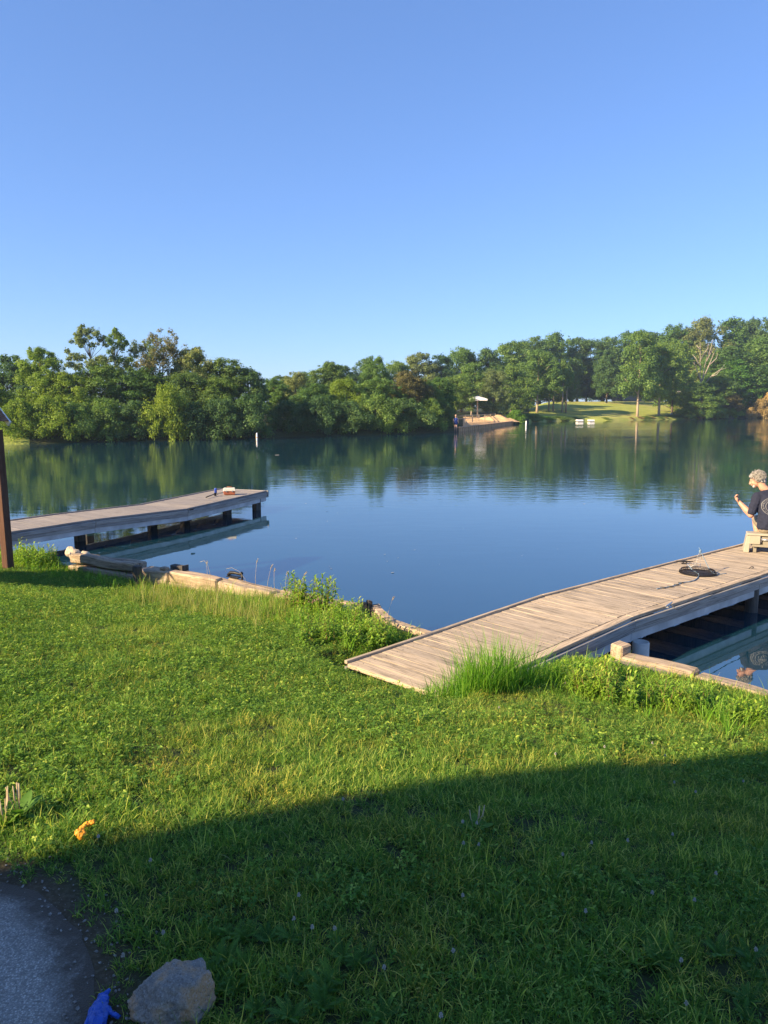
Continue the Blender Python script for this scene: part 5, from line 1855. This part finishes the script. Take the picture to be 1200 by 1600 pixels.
# hair
bm = bmesh.new()
hull(bm, [(hp(0, -.03, .045), (.086, .097, .084), Rh), (hp(0, -.05, -.005), (.084, .074, .075), Rh), (hp(0, -.075, -.05), (.060, .035, .04), Rh)])
hull(bm, [(hp(0, .03, .075), (.072, .055, .045), Rh), (hp(0, -.03, .06), (.08, .08, .07), Rh)])
me = remeshed('hair', bm, M_hair, 0.006, 3)
for v in me.vertices:
    q = v.co
    v.co = q + v.normal * (0.016 * noise.noise(V((q.x * 26, q.y * 26, q.z * 44))) + .008 * noise.noise(q * 80))
hair = link('hair', me, man)
bm = bmesh.new()
rh = random.Random(3)
for i in range(800):
    th = rh.uniform(0, 2 * PI); ph = math.acos(rh.uniform(-.45, 1))
    d = V((math.sin(ph) * math.cos(th), math.sin(ph) * math.sin(th), math.cos(ph)))
    if d.y > .55 and d.z < .5: continue
    c0 = V((d.x * .088, -.025 + d.y * .098, .03 + d.z * .090))
    t1 = (V((d.x * .4, -.3 - .4 * abs(d.x), -.9)) + V((rh.uniform(-.8, .8), rh.uniform(-.8, .8), rh.uniform(-.3, .9)))).normalized()
    t1 = (t1 - d * t1.dot(d) + d * .35).normalized()
    L = rh.uniform(.02, .045)
    p0, p1, p2 = c0, c0 + t1 * L * .5 + d * .010, c0 + t1 * L + d * rh.uniform(-.004, .008)
    tube(bm, [hp(*p0), hp(*p1), hp(*p2)], [.0035, .0028, .0006], 4, False)
link('hair_strands', bm_mesh('hair_strands', bm, M_hair, True), hair)['kind'] = 'stuff'
bm = bmesh.new()
hull(bm, [(hp(0, .072, -.08), (.036, .026, .022), Rh), (hp(-.03, .055, -.065), (.018, .02, .016), Rh), (hp(.03, .055, -.065), (.018, .02, .016), Rh)])
hull(bm, [(hp(-.02, .10, -.044), (.012, .008, .006), Rh), (hp(.02, .10, -.044), (.012, .008, .006), Rh)])
link('beard', remeshed('beard', bm, simple_mat('white_beard', (0.62, 0.58, 0.52), 0.9, 0, 0.15, 90, 0.5), 0.004, 2), man)

# step stool
sq = aty(1192, 850, 10.97)
st = empty('step_stool', (sq.x + .03, 10.96, DECK_Z + .002), -0.38)
tag(st, 'tan folding plastic step stool under the seated person', 'stool')
SH, SW, SD = .285, .52, .24
bm = bmesh.new()
add_box(bm, (0, 0, SH - .02), (SW, SD, .035), bevel=.01)
link('top', bm_mesh('top', bm, M_stool), st)
for s_ in (-1, 1):
    bm = bmesh.new()
    vs = []
    for y in (-SD / 2 - .025, SD / 2 + .025):
        for x, z, yy in ((s_ * (SW / 2 + .035), 0, y), (s_ * (SW / 2 - .04), 0, y), (s_ * (SW / 2 - .055), SH - .04, y * .85), (s_ * (SW / 2 + .0), SH - .04, y * .85)):
            vs.append(bm.verts.new((x, yy, z)))
    for f in ((0, 1, 2, 3), (7, 6, 5, 4), (0, 4, 5, 1), (1, 5, 6, 2), (2, 6, 7, 3), (3, 7, 4, 0)): bm.faces.new([vs[i] for i in f])
    bmesh.ops.bevel(bm, geom=bm.edges[:], offset=.006, segments=1, affect='EDGES')
    link('leg', bm_mesh('leg', bm, M_stool), st)
for yy in (-SD / 2 - .006, SD / 2 + .006):
    bm = bmesh.new()
    add_box(bm, (-.155, yy, SH - .095), (.15, .02, .12), bevel=.004); add_box(bm, (.155, yy, SH - .095), (.15, .02, .12), bevel=.004)
    link('side_panel', bm_mesh('side_panel', bm, M_stool), st)
    bm = bmesh.new()
    add_box(bm, (0, yy * 1.02, SH - .06), (.12, .018, .028), bevel=.004)
    add_box(bm, (0, yy * .86, SH - .12), (.085, .018, .09), bevel=.004)
    add_box(bm, (0, yy * .9, .105), (.36, .022, .036), bevel=.004)
    link('cross_bar', bm_mesh('cross_bar', bm, M_stoold), st)
    bm = bmesh.new(); tube(bm, [(-.062, yy * 1.05, SH - .085), (.062, yy * 1.05, SH - .085)], .014, 10)
    link('hinge_bar', bm_mesh('hinge_bar', bm, M_galv, True), st)
for sx in (-.14, .14):
    bm = bmesh.new(); add_box(bm, (sx, 0, .05), (.045, SD * .7, .1), bevel=.004)
    link('brace', bm_mesh('brace', bm, M_stoold), st)

# tackle box, reel and can on the left dock
tq = at(358.5, 772.5, .465)
tb = empty('tackle_box', (tq.x, tq.y, .465), R(12))
tag(tb, 'tackle box with cream lid and rust orange base near the left dock end', 'tackle box')
M_cream = simple_mat('cream_plastic', (0.66, 0.63, 0.52), .45, 0, .06); M_rust = simple_mat('rust_plastic', (0.42, 0.13, 0.06), .5, 0, .08)
bm = bmesh.new(); add_box(bm, (0, 0, .043), (.285, .17, .085), bevel=.008)
for v in bm.verts:
    if v.co.z < .04: v.co.x *= .93; v.co.y *= .93
link('base', bm_mesh('base', bm, M_rust), tb)
bm = bmesh.new(); add_box(bm, (0, 0, .125), (.30, .18, .075), bevel=.008)
for v in bm.verts:
    if v.co.z > .12: v.co.x *= .88; v.co.y *= .82
link('lid', bm_mesh('lid', bm, M_cream), tb)
bm = bmesh.new(); tube(bm, [(-.06, 0, .162), (-.055, 0, .19), (.055, 0, .19), (.06, 0, .162)], .007, 6)
link('handle', bm_mesh('handle', bm, M_rust, True), tb)
for sx in (-.07, .07):
    bm = bmesh.new(); add_box(bm, (sx, -.09, .085), (.022, .012, .035), bevel=.002); link('latch', bm_mesh('latch', bm, M_galv), tb)
rq = at(336, 774.5, .465)
rd = empty('fishing_rod', (rq.x, rq.y, .465), 0)
tag(rd, 'black fishing rod with reel lying on the left dock near the tackle box', 'fishing rod')
e1 = at(322, 777.8, .47) - V((rq.x, rq.y, .465)); e2 = V((1.5, 1.2, .05)) * .5
bm = bmesh.new(); tube(bm, [e1 + V((0, 0, .012)), V((0, 0, .045))], [.014, .012], 8); link('grip', bm_mesh('grip', bm, M_black, True), rd)
bm = bmesh.new(); tube(bm, [V((0, 0, .045)), V((.25, .35, .06)), V((.5, .62, .03))], [.006, .004, .002], 6); link('blank', bm_mesh('blank', bm, M_black, True), rd)
bm = bmesh.new(); lathe(bm, [(.03, 0), (.034, .01), (.024, .02), (.024, .05), (.034, .06), (.03, .07)], 14); tube(bm, [(.03, 0, .03), (.07, 0, .03), (.07, -.03, .03)], .006, 6)
link('reel', bm_mesh('reel', bm, M_black, True), rd, (.01, -.02, .0))
cq = at(337, 770.5, .465)
bm = bmesh.new(); lathe(bm, [(.026, 0), (.031, .008), (.031, .115), (.026, .124), (.022, .122)], 18)
bc = empty('drink_can', (cq.x, cq.y, .465)); tag(bc, 'blue drink can standing on the left dock beside the rod', 'can')
link('can_body', bm_mesh('can_body', bm, simple_mat('blue_metal', (0.03, 0.08, 0.42), .35, .3, .05), True), bc)
bm = bmesh.new(); lathe(bm, [(.026, .1225), (.024, .126), (.010, .1245)], 18); link('lid', bm_mesh('lid', bm, M_galv, True), bc)
nq = at(298, 797.5, .46)
bm = bmesh.new(); add_box(bm, (0, 0, .012), (.09, .03, .025), bevel=.005)
o = link('bait_knife', bm_mesh('bait_knife', bm, M_black), None, (nq.x, nq.y + .06, .46), (0, 0, .6)); tag(o, 'small dark object lying near the front edge of the left dock', 'litter')
nq = at(119, 801.5, .45)  # white lump standing in for a gleam on the water behind the dock
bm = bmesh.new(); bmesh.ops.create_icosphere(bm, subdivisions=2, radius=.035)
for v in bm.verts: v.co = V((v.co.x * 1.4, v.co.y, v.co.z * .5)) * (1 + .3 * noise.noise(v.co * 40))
o = link('water_glint', bm_mesh('water_glint', bm, M_white), None, (nq.x, nq.y, .465)); tag(o, 'small white lump standing in for a water glint at the back edge of the left dock', 'litter')

# rock
rk = at(268, 1580, 1.0)
zr = lawn_z(rk.x, rk.y)
rpn = random.Random(21); PL = []
for i in range(17):
    th = i * 2.4 + rpn.uniform(-.4, .4); cz = 1 - 2 * (i + .5) / 17; sz = math.sqrt(1 - cz * cz)
    PL.append((V((sz * math.cos(th), sz * math.sin(th), cz)), rpn.uniform(.78, 1.08)))
bm = bmesh.new(); bmesh.ops.create_icosphere(bm, subdivisions=6, radius=1)
for v in bm.verts:
    d = v.co.normalized()
    r = min(h_ / max(d.dot(n_), 1e-3) for n_, h_ in PL)
    r = min(r, 1.25) + .05 * noise.noise(d * 3) + .06 * noise.noise(d * 7) + .035 * noise.noise(d * 19) + .012 * noise.noise(d * 55)
    v.co = V((d.x * .140, d.y * .120, d.z * .095)) * r
m, nt, out = new_mat('granite')
k = N(nt); p = k.n('ShaderNodeBsdfPrincipled'); tc = k.n('ShaderNodeTexCoord'); P = tc.outputs['Object']
c = k.ramp(k.noise(P, 9, 6, .65), [(.3, (.14, .12, .10)), (.7, (.38, .34, .28))])
c = k.mix(k.math('MULTIPLY', k.ramp(k.noise(P, 8.5, 5), [(.47, 0), (.58, 1)]), .85), c, (.42, .24, .10))
c = k.mix(k.ramp(k.noise(P, 140, 3), [(.5, 0), (.75, .6)]), c, (.45, .43, .40))
c = k.mix(k.ramp(k.noise(P, 210, 2), [(.32, .6), (.45, 0)]), c, (.06, .055, .05))
k.l(c, p.inputs['Base Color']); p.inputs['Roughness'].default_value = .8
k.l(k.bump(k.noise(P, 60, 8, .7), 1.0, .006), p.inputs['Normal']); k.l(p.outputs[0], out.inputs[0])
o = link('rock', bm_mesh('rock', bm, m, True), None, (rk.x + .01, rk.y, zr + .03), (0, 0, .5), (.78, .8, .85))
tag(o, 'large pale rock with a rusty stain at the lower left corner', 'rock')

# blue glove on the path edge
gq = at(160, 1590, 1.01); zg = lawn_z(gq.x, gq.y)
M_glove = simple_mat('blue_plastic', (0.02, 0.085, 0.42), .4, 0, .15, 20, .3, .003)
bm = bmesh.new()
hull(bm, [(V((-.012, .045, .022)), (.018, .022, .016)), (V((-.025, -.005, .02)), (.025, .03, .018)), (V((-.005, -.05, .022)), (.028, .025, .018))])
hull(bm, [(V((-.005, .02, .018)), .012), (V((.03, -.012, .016)), .009)]); hull(bm, [(V((.03, -.012, .016)), .009), (V((.052, -.02, .012)), .007)])
hull(bm, [(V((-.02, .06, .024)), .010), (V((-.002, .074, .028)), .008)])
hull(bm, [(V((-.03, -.02, .02)), .012), (V((-.04, -.07, .018)), .009)]); hull(bm, [(V((.0, -.05, .02)), .012), (V((.02, -.09, .018)), .010)])
me = remeshed('glove', bm, M_glove, .002, 2)
for v in me.vertices:
    q = v.co
    v.co = q + v.normal * (.0065 * noise.noise(V((q.x * 60, q.y * 38, q.z * 60))) + .003 * noise.noise(q * 130))
o = link('plastic_glove', me, None, (gq.x, gq.y + .01, zg + .004), (0, 0, .1), (.82, .82, .8)); tag(o, 'crumpled bright blue plastic glove on the path beside the rock', 'glove')

# orange scrap
oq = at(133, 1338, .93); zo = lawn_z(oq.x, oq.y)
M_orange = simple_mat('orange_plastic', (0.80, 0.33, 0.02), .5, 0, .12, 60, .3, .002)
bm = bmesh.new()
hull(bm, [(V((-.004, -.012, .016)), (.018, .014, .012)), (V((.004, -.022, .012)), (.012, .010, .010))])
hull(bm, [(V((-.006, .004, .018)), .008), (V((.006, .016, .022)), .008)]); hull(bm, [(V((.006, .016, .022)), .007), (V((.022, .022, .024)), .008)])
me = remeshed('scrap', bm, M_orange, .0014, 2)
for v in me.vertices:
    q = v.co; v.co = q + v.normal * .0035 * noise.noise(q * 150)
o = link('orange_scrap', me, None, (oq.x, oq.y, zo + .03), (.2, 0, 0), (1.25, 1.25, 1.25)); tag(o, 'crumpled bright orange scrap lying in the grass at the shadow line', 'litter')


# ------------------------------------------------------------------ weeds and tall grass
def weed_mesh(seed, hgt, nl, leaf, aspect, nst, drop=0.3, spread=0.10):
    rng = random.Random(seed)
    V_, Q, to, mi_ = [], [], [], []
    def leafq(b, d, L, W, tn):
        up = V((0, 0, 1)); s = d.cross(up)
        if s.length < 1e-3: s = V((1, 0, 0))
        s.normalize(); n = s.cross(d).normalized()
        o = len(V_)
        a1 = b + d * L * .35 + n * L * .10; a2 = b + d * L * .7 + n * L * .04; e = b + d * L - n * L * drop * .6 - V((0, 0, L * .12))
        V_.extend([b, a1 + s * W * .5 + n * W * .18, a1, a1 - s * W * .5 + n * W * .18, a2 + s * W * .42 + n * W * .12, a2, a2 - s * W * .42 + n * W * .12, e])
        Q.extend([(o, o + 1, o + 2, o + 2), (o, o + 2, o + 3, o + 3), (o + 1, o + 4, o + 5, o + 2), (o + 2, o + 5, o + 6, o + 3), (o + 4, o + 7, o + 5, o + 5), (o + 5, o + 7, o + 6, o + 6)])
        to.extend([tn] * 8)
    stems = []
    for j in range(nst):
        a = rng.uniform(0, 2 * PI); ln = rng.uniform(.05, .45)
        h = hgt * rng.uniform(.6, 1.05); b0 = V((rng.uniform(-1, 1), rng.uniform(-1, 1), 0)) * spread * .5
        P = [b0 + V((math.cos(a) * ln * h * t * t, math.sin(a) * ln * h * t * t, h * t)) for t in (0, .33, .66, 1)]
        stems.append(P)
        n = int(nl * rng.uniform(.8, 1.2))
        for i in range(n):
            t = .12 + .88 * (i + rng.uniform(0, .6)) / n; t = min(t, .999)
            f = t * 3; k_ = min(2, int(f)); b = P[k_].lerp(P[k_ + 1], f - k_)
            az = i * 2.4 + rng.uniform(-.5, .5); el = rng.uniform(.1, .8) + (.5 if t > .85 else 0)
            d = V((math.cos(az) * math.cos(el), math.sin(az) * math.cos(el), math.sin(el)))
            L = leaf * rng.uniform(.6, 1.15) * (1 - .35 * t); leafq(b, d, L, L / aspect, rng.uniform(0, .75) + .25 * t)
    # quads with a doubled corner are triangles
    tri = [q[:3] for q in Q if q[2] == q[3]]; quad = [q for q in Q if q[2] != q[3]]
    me = mesh_np('foliage', np.array([tuple(v) for v in V_]), [np.array(quad), np.array(tri)], M_weed, tone=np.clip(np.array(to), 0, 1))
    bm = bmesh.new()
    for P in stems: tube(bm, P, [.0032, .0028, .002, .0012], 5, False)
    return me, bm_mesh('stem', bm, M_redstem if seed % 2 else M_stem, True)


WK = [weed_mesh(1, .34, 13, .10, 4.0, 5), weed_mesh(2, .30, 12, .085, 2.3, 6), weed_mesh(3, .38, 16, .11, 4.6, 5), weed_mesh(4, .26, 11, .09, 2.7, 7, .4, .16), weed_mesh(5, .30, 13, .15, 7.5, 6, .5)]


def weed(x, y, k_, s, label, group, name='weed_plant'):
    r = empty(name, (x, y, lawn_z(x, y) - .01), random.Random(x * 31 + y * 17).uniform(0, 6.28)); r.scale = (s, s, s)
    tag(r, label, 'weed', group)
    link('foliage', WK[k_][0], r); link('stem', WK[k_][1], r)


rw = random.Random(77)


def patch(n, quad, kinds, smin, smax, label, group, zg=.4, mind=.12):
    c = [g2(*q, zg) for q in quad]
    k_ = 0; tries = 0
    while k_ < n and tries < 4000:
        tries += 1
        a, b = rw.random(), rw.random()
        p = c[0].lerp(c[1], a).lerp(c[3].lerp(c[2], a), b)
        if in_dock(p.x, p.y) < .06 or shore_dist(p.x, p.y) < mind: continue
        weed(p.x, p.y, rw.choice(kinds), rw.uniform(smin, smax), label, group); k_ += 1


patch(52, [(445, 945), (560, 968), (620, 1012), (470, 1028)], (0, 1, 2, 3), .5, .85, 'leafy upright weed in the thicket left of the right dock', 'weeds left of the right dock')
patch(10, [(450, 925), (500, 935), (520, 960), (450, 955)], (0, 2), .9, 1.15, 'tallest leafy weed rising over the wall in the left thicket', 'tall weeds over the wall')
patch(14, [(560, 985), (625, 1005), (560, 1030), (500, 1030)], (1, 3), .5, .75, 'low leafy weed at the foot of the right dock landing', 'low weeds at the dock landing')
patch(46, [(835, 1068), (970, 1058), (1110, 1120), (1000, 1145)], (1, 3, 4, 0), .5, .82, 'leafy weed in the bed between the right dock and the right wall', 'weeds between the right dock and the wall', mind=.46)
patch(16, [(1060, 1070), (1170, 1105), (1200, 1145), (1080, 1135)], (1, 3), .45, .7, 'low weed in front of the pale log at the right', 'weeds in front of the log', mind=.62)
patch(40, [(22, 856), (60, 856), (112, 874), (30, 880)], (1, 3, 3, 0), .75, 1.05, 'bright leafy weed under the shore end of the left dock', 'weeds by the left dock', .35)


def clump(name, pts, n, L, W, lean, label, seed, mat=M_tall):
    rng = np.random.default_rng(seed)
    Vs, Qs, Ts, to = [], [], [], []; o = 0
    for (x, y, s) in pts:
        v, q, t, tn = blades(rng, n, (L[0] * s, L[1] * s), W, .09, lean, 4)
        v = v + np.array([x - pts[0][0], y - pts[0][1], lawn_z(x, y) - lawn_z(pts[0][0], pts[0][1]) - .01])
        Vs.append(v); Qs.append(q + o); Ts.append(t + o); to.append(tn); o += len(v)
    me = mesh_np('blades', np.concatenate(Vs), [np.concatenate(Qs), np.concatenate(Ts)], mat, tone=np.concatenate(to) * .92)
    r = empty(name, (pts[0][0], pts[0][1], lawn_z(pts[0][0], pts[0][1]))); tag(r, label, 'grass clump')
    link('blades', me, r)['kind'] = 'stuff'
    return r


def cl_pts(quads, z=.42): return [(at(u, v, z).x, at(u, v, z).y, s) for u, v, s in quads]


clump('tall_grass_clump', cl_pts([(742, 1094, 1.15), (675, 1108, .55), (712, 1094, .85), (728, 1098, 1.0), (703, 1104, .75), (775, 1088, 1.15), (740, 1104, .95), (798, 1082, 1.0), (762, 1104, .8), (818, 1078, .85), (685, 1108, .6), (725, 1112, .6), (790, 1098, .8), (745, 1100, 1.1), (720, 1104, .9), (765, 1096, 1.15), (695, 1098, .7), (785, 1090, 1.05)]), 120,
      (.14, .54), (.004, .008), (.05, .75), 'bright green tall grass clump standing against the right dock landing', 51)
clump('tall_grass_clump', cl_pts([(845, 1068, .9), (860, 1074, .8), (835, 1084, .7), (872, 1062, .9), (885, 1074, .7)]), 55,
      (.12, .30), (.004, .009), (.05, .9), 'looser tall grass clump right of the brightest one by the dock', 52)
clump('tall_grass_clump', cl_pts([(905, 1050, .9), (925, 1056, .8), (950, 1048, .75), (940, 1070, .7), (980, 1062, .6)]), 40,
      (.12, .28), (.006, .013), (.05, .9), 'broad bladed grass clump beside the post stub', 53)
clump('tall_grass_clump', cl_pts([(560, 1050, .5), (590, 1066, .45), (620, 1078, .45), (650, 1086, .5), (530, 1040, .45)]), 40,
      (.08, .20), (.003, .006), (.1, 1.0), 'short shaggy grass fringe along the landing edge of the dock', 54, M_grass)
clump('tall_grass_clump', cl_pts([(270, 930, .6), (300, 935, .6), (330, 925, .7), (360, 930, .7), (390, 925, .7), (415, 930, .7), (430, 940, .6), (350, 945, .5), (285, 945, .4)]), 40,
      (.12, .30), (.003, .006), (.02, .6), 'yellowed grass clump behind the timber wall', 55, M_dry)

# dry stalks with seed heads
for i, (ub, vb, ut, vt) in enumerate([(400, 930, 401, 873), (415, 935, 424, 882), (432, 935, 428, 888), (447, 930, 448, 893), (456, 925, 478, 893), (470, 935, 476, 895), (505, 950, 514, 906), (600, 992, 614, 932), (330, 918, 322, 876)]):
    b = at(ub, vb, .42); zb_ = lawn_z(b.x, b.y)
    t_ = aty(ut, vt, b.y + .05) - V((b.x, b.y, zb_))
    r = empty('grass_stalk', (b.x, b.y, zb_)); tag(r, ('lone dry grass stalk with curled seed head before the warped boards' if i == 7 else 'thin dry grass stalk with a seed head against the water'), 'grass stalk', None if i == 7 else 'dry grass stalks against the water')
    bm = bmesh.new(); m1 = t_ * .55 + V((-.012, 0, .01)); tip = t_ + V((.015, 0, -.005)); tube(bm, [V((0, 0, 0)), m1, t_ * .93, tip], [.0022, .0017, .0012, .0008], 5)
    link('stem', bm_mesh('stem', bm, M_straw, True), r)
    bm = bmesh.new(); rs_ = random.Random(i)
    for q in range(26):
        c_ = (t_ * .9).lerp(tip, q / 25); d_ = V((rs_.uniform(-1, 1), rs_.uniform(-1, 1), rs_.uniform(.2, 1.2))).normalized()
        tube(bm, [c_, c_ + d_ * rs_.uniform(.008, .02)], [.0018, .0006], 4, False)
    link('seed_head', bm_mesh('seed_head', bm, M_straw), r)
# bent stalk
b = at(388, 920, .42); zb_ = lawn_z(b.x, b.y); o_ = V((b.x, b.y, zb_))
r = empty('grass_stalk', o_); tag(r, 'dry grass stalk arching over the black bracket', 'grass stalk')
bm = bmesh.new(); tube(bm, [V((0, 0, 0))] + [aty(u, v, b.y) - o_ for u, v in ((383, 905), (374, 893), (362, 887), (353, 889), (352, 893))], .002, 5); link('stem', bm_mesh('stem', bm, M_straw, True), r)
b = at(330, 915, .42); zb_ = lawn_z(b.x, b.y); o_ = V((b.x, b.y, zb_))
r = empty('grass_stalk', o_); tag(r, 'hooked dry grass stalk left of the black bracket', 'grass stalk')
bm = bmesh.new(); tube(bm, [V((0, 0, 0))] + [aty(u, v, b.y) - o_ for u, v in ((328, 895), (324, 882), (319, 876), (313, 878))], .002, 5); link('stem', bm_mesh('stem', bm, M_straw, True), r)


# plantain with brown spikes
def plantain(u, v, s, label):
    b = at(u, v, .88); r = empty('plantain', (b.x, b.y, lawn_z(b.x, b.y)), u); r.scale = (s, s, s); tag(r, label, 'weed')
    rg = random.Random(u); V_, Q = [], []
    for j in range(12):
        a = j * 2.4; L = rg.uniform(.07, .12); W = L * .42; el = rg.uniform(.35, 1.0)
        d = V((math.cos(a) * math.cos(el), math.sin(a) * math.cos(el), math.sin(el))); s_ = d.cross(V((0, 0, 1))).normalized(); n = s_.cross(d)
        o = len(V_)
        for t, w in ((0, .08), (.3, .35), (.6, .5), (.85, .3), (1, .02)):
            c_ = d * L * t - n * L * .18 * t * t
            V_ += [c_ + s_ * W * w + n * W * w * .25, c_, c_ - s_ * W * w + n * W * w * .25]
        for i in range(4):
            Q += [(o + 3 * i, o + 3 * i + 3, o + 3 * i + 4, o + 3 * i + 1), (o + 3 * i + 1, o + 3 * i + 4, o + 3 * i + 5, o + 3 * i + 2)]
    link('leaves', mesh_np('leaves', np.array([tuple(v) for v in V_]), np.array(Q), M_clover, tone=np.full(len(V_), .35), smooth=True), r)
    for j in range(5):
        bm = bmesh.new(); x, y = rg.uniform(-.03, .03), rg.uniform(-.02, .03); h = rg.uniform(.12, .18)
        tube(bm, [(x * .4, y * .4, 0), (x, y, h * .55), (x * 1.3, y * 1.3, h * .6), (x * 1.6, y * 1.6, h)], [.0014, .0014, .004, .0025], 6)
        link('flower_spike', bm_mesh('flower_spike', bm, M_straw, True), r)


plantain(34, 1318, 1.0, 'plantain with straw coloured flower spikes at the left edge')
plantain(12, 1334, .8, 'smaller plantain with short spikes just above the path')
plantain(742, 1312, .7, 'broad leaved plantain in the shade just below the shadow line')

# feathery shaded weeds
def fern_mesh(seed):
    rg = random.Random(seed); V_, Q, to = [], [], []
    for j in range(15):
        a = j * 2.4 + rg.uniform(-.3, .3); L = rg.uniform(.08, .17); el = rg.uniform(.45, 1.2)
        d0 = V((math.cos(a), math.sin(a), 0)); tn = rg.uniform(0, 1)
        N_ = 16; pprev = V((0, 0, 0))
        for i in range(N_):
            t = (i + 1) / N_; e = el * (1 - .6 * t)
            p = pprev + (d0 * math.cos(e) + V((0, 0, math.sin(e)))) * L / N_
            tdir = (p - pprev).normalized(); s = tdir.cross(V((0, 0, 1))).normalized(); n = s.cross(tdir)
            wl_ = L * .22 * math.sin(PI * (.1 + .85 * t)) ** .8
            for sg in (-1, 1):
                for f_ in (0, 1):
                    dd = (s * sg + tdir * (.5 + .5 * f_) + n * (.25 - .5 * f_)).normalized(); o = len(V_)
                    q = pprev + (p - pprev) * f_ * .5
                    pn = dd.cross(n).normalized() * .0012
                    V_.extend([q - pn, q + pn, q + dd * wl_ * .6 + pn * 1.4, q + dd * wl_ - n * wl_ * .1]); Q.append((o, o + 1, o + 2, o + 3)); to.extend([tn] * 4)
            o = len(V_); w = s * .0012
            V_.extend([pprev - w, pprev + w, p + w, p - w]); Q.append((o, o + 1, o + 2, o + 3)); to.extend([.2] * 4)
            pprev = p
    return mesh_np('fronds', np.array([tuple(v) for v in V_]), np.array(Q), M_fern, tone=np.array(to))


FM = [fern_mesh(i) for i in range(4)]
for i in range(34):
    if i < 24: u, v = rw.uniform(330, 600), rw.uniform(1470, 1620)
    else: u, v = rw.uniform(1020, 1190), rw.uniform(1470, 1610)
    b = at(u, v, .98)
    r = empty('feathery_weed', (b.x, b.y, lawn_z(b.x, b.y) + .004), rw.uniform(0, 6)); sc3 = rw.uniform(.3, .52); r.scale = (sc3, sc3, sc3)
    lb_ = ('soft feathery leaved weed in the shaded grass right of the rock', 'feathery weeds right of the rock') if i < 24 else ('soft feathery leaved weed in the shade at the lower right corner', 'feathery weeds at the lower right')
    tag(r, lb_[0], 'weed', lb_[1]); link('fronds', FM[i % 4], r)

# white clover flowers
bm = bmesh.new(); rf = random.Random(2)
for i in range(46):
    th = rf.uniform(0, 2 * PI); cz = rf.uniform(-.5, 1); sz = math.sqrt(1 - cz * cz); d = V((sz * math.cos(th), sz * math.sin(th), cz))
    tube(bm, [d * .002, d * .0075, d * .0095], [.0009, .0016, .0005], 4, False)
fl_me = bm_mesh('petals', bm, M_petal)
bm = bmesh.new(); tube(bm, [(.01, 0, -.075), (.004, 0, -.03), (0, 0, 0)], .0011, 5); st_me = bm_mesh('stem', bm, M_stem)
for i, (u, v) in enumerate([(536, 1262), (723, 1295), (745, 1297), (724, 1320), (748, 1322), (467, 1404), (723, 1403), (488, 1453), (523, 1455), (459, 1440), (600, 1517), (689, 1592), (708, 1492),
                            (1054, 1219), (1087, 1235), (981, 1312), (879, 1337), (924, 1318), (1119, 1364), (1019, 1397), (1085, 1408), (915, 1427), (1064, 1504), (1072, 1573), (1181, 1486), (1051, 1301), (1162, 1211),
                            (235, 1348), (154, 1311), (182, 1426), (255, 1460), (192, 1496), (780, 1096), (884, 1050), (1020, 1150), (945, 1160), (1040, 1172), (868, 1178)]):
    b = at(u, v, 1.0 if v > 1300 else .85); z_ = lawn_z(b.x, b.y); b = at(u, v, z_ + .07)
    r = empty('clover_flower', (b.x, b.y, lawn_z(b.x, b.y) + .075), rf.uniform(0, 6)); r.scale = (.62, .62, 1)
    if v < 1140: tag(r, 'small pale round flower head against the tall grass by the right dock' if u < 800 else 'small pale flower head among the weeds by the post stub', 'flower')
    else:
        sh = not (v < 1200 or u < 170)
        tag(r, 'small white clover flower in the shaded lawn' if sh else 'small white clover flower in the sunlit lawn', 'flower', 'clover flowers in the shade' if sh else 'clover flowers in the sun')
    link('petals', fl_me, r); link('stem', st_me, r)

# specks floating on the lake
V_, Q = [], []
rg = random.Random(9)
for i in range(46):
    u, v = (rg.uniform(60, 1180), rg.uniform(690, 800)) if i < 30 else (rg.uniform(430, 900), rg.uniform(800, 900))
    if u < 430 and v > 750: continue
    c_ = at(u, v, .006); w = rg.uniform(.02, .06) * (1 if i < 30 else .5); h_ = w * rg.uniform(.3, .8)
    if i == 0: c_ = at(433, 711, .006); w, h_ = .17, .2
    o = len(V_)
    for q in range(6):
        a = q * PI / 3; rr = rg.uniform(.7, 1.1); V_.append((c_.x + w * rr * math.cos(a), c_.y + h_ * rr * math.sin(a), .006 + rg.uniform(0, .004)))
    Q.append(tuple(range(o, o + 6)))
o = link('floating_specks', mesh_np('floating_specks', np.array(V_), np.array(Q), simple_mat('pale_leaf_litter', (.35, .33, .26), .8, 0, .3)))
tag(o, 'pale leaf specks floating on the lake surface', 'debris', kind='stuff')

# ------------------------------------------------------------------ thin evening haze over the lake
m, nt, out = new_mat('haze_air')
k = N(nt); pv = k.n('ShaderNodeVolumePrincipled')
pv.inputs['Color'].default_value = (0.60, 0.78, 1.0, 1); pv.inputs['Density'].default_value = 0.0004; pv.inputs['Anisotropy'].default_value = 0.2
k.l(pv.outputs[0], out.inputs['Volume'])
bm = bmesh.new(); add_box(bm, (0, 330, 12.5), (3600, 2600, 29.5))
hz = link('haze', bm_mesh('haze', bm, m)); hz['kind'] = 'stuff'; hz['label'] = 'thin pale blue haze in the air over the lake'; hz['category'] = 'haze'
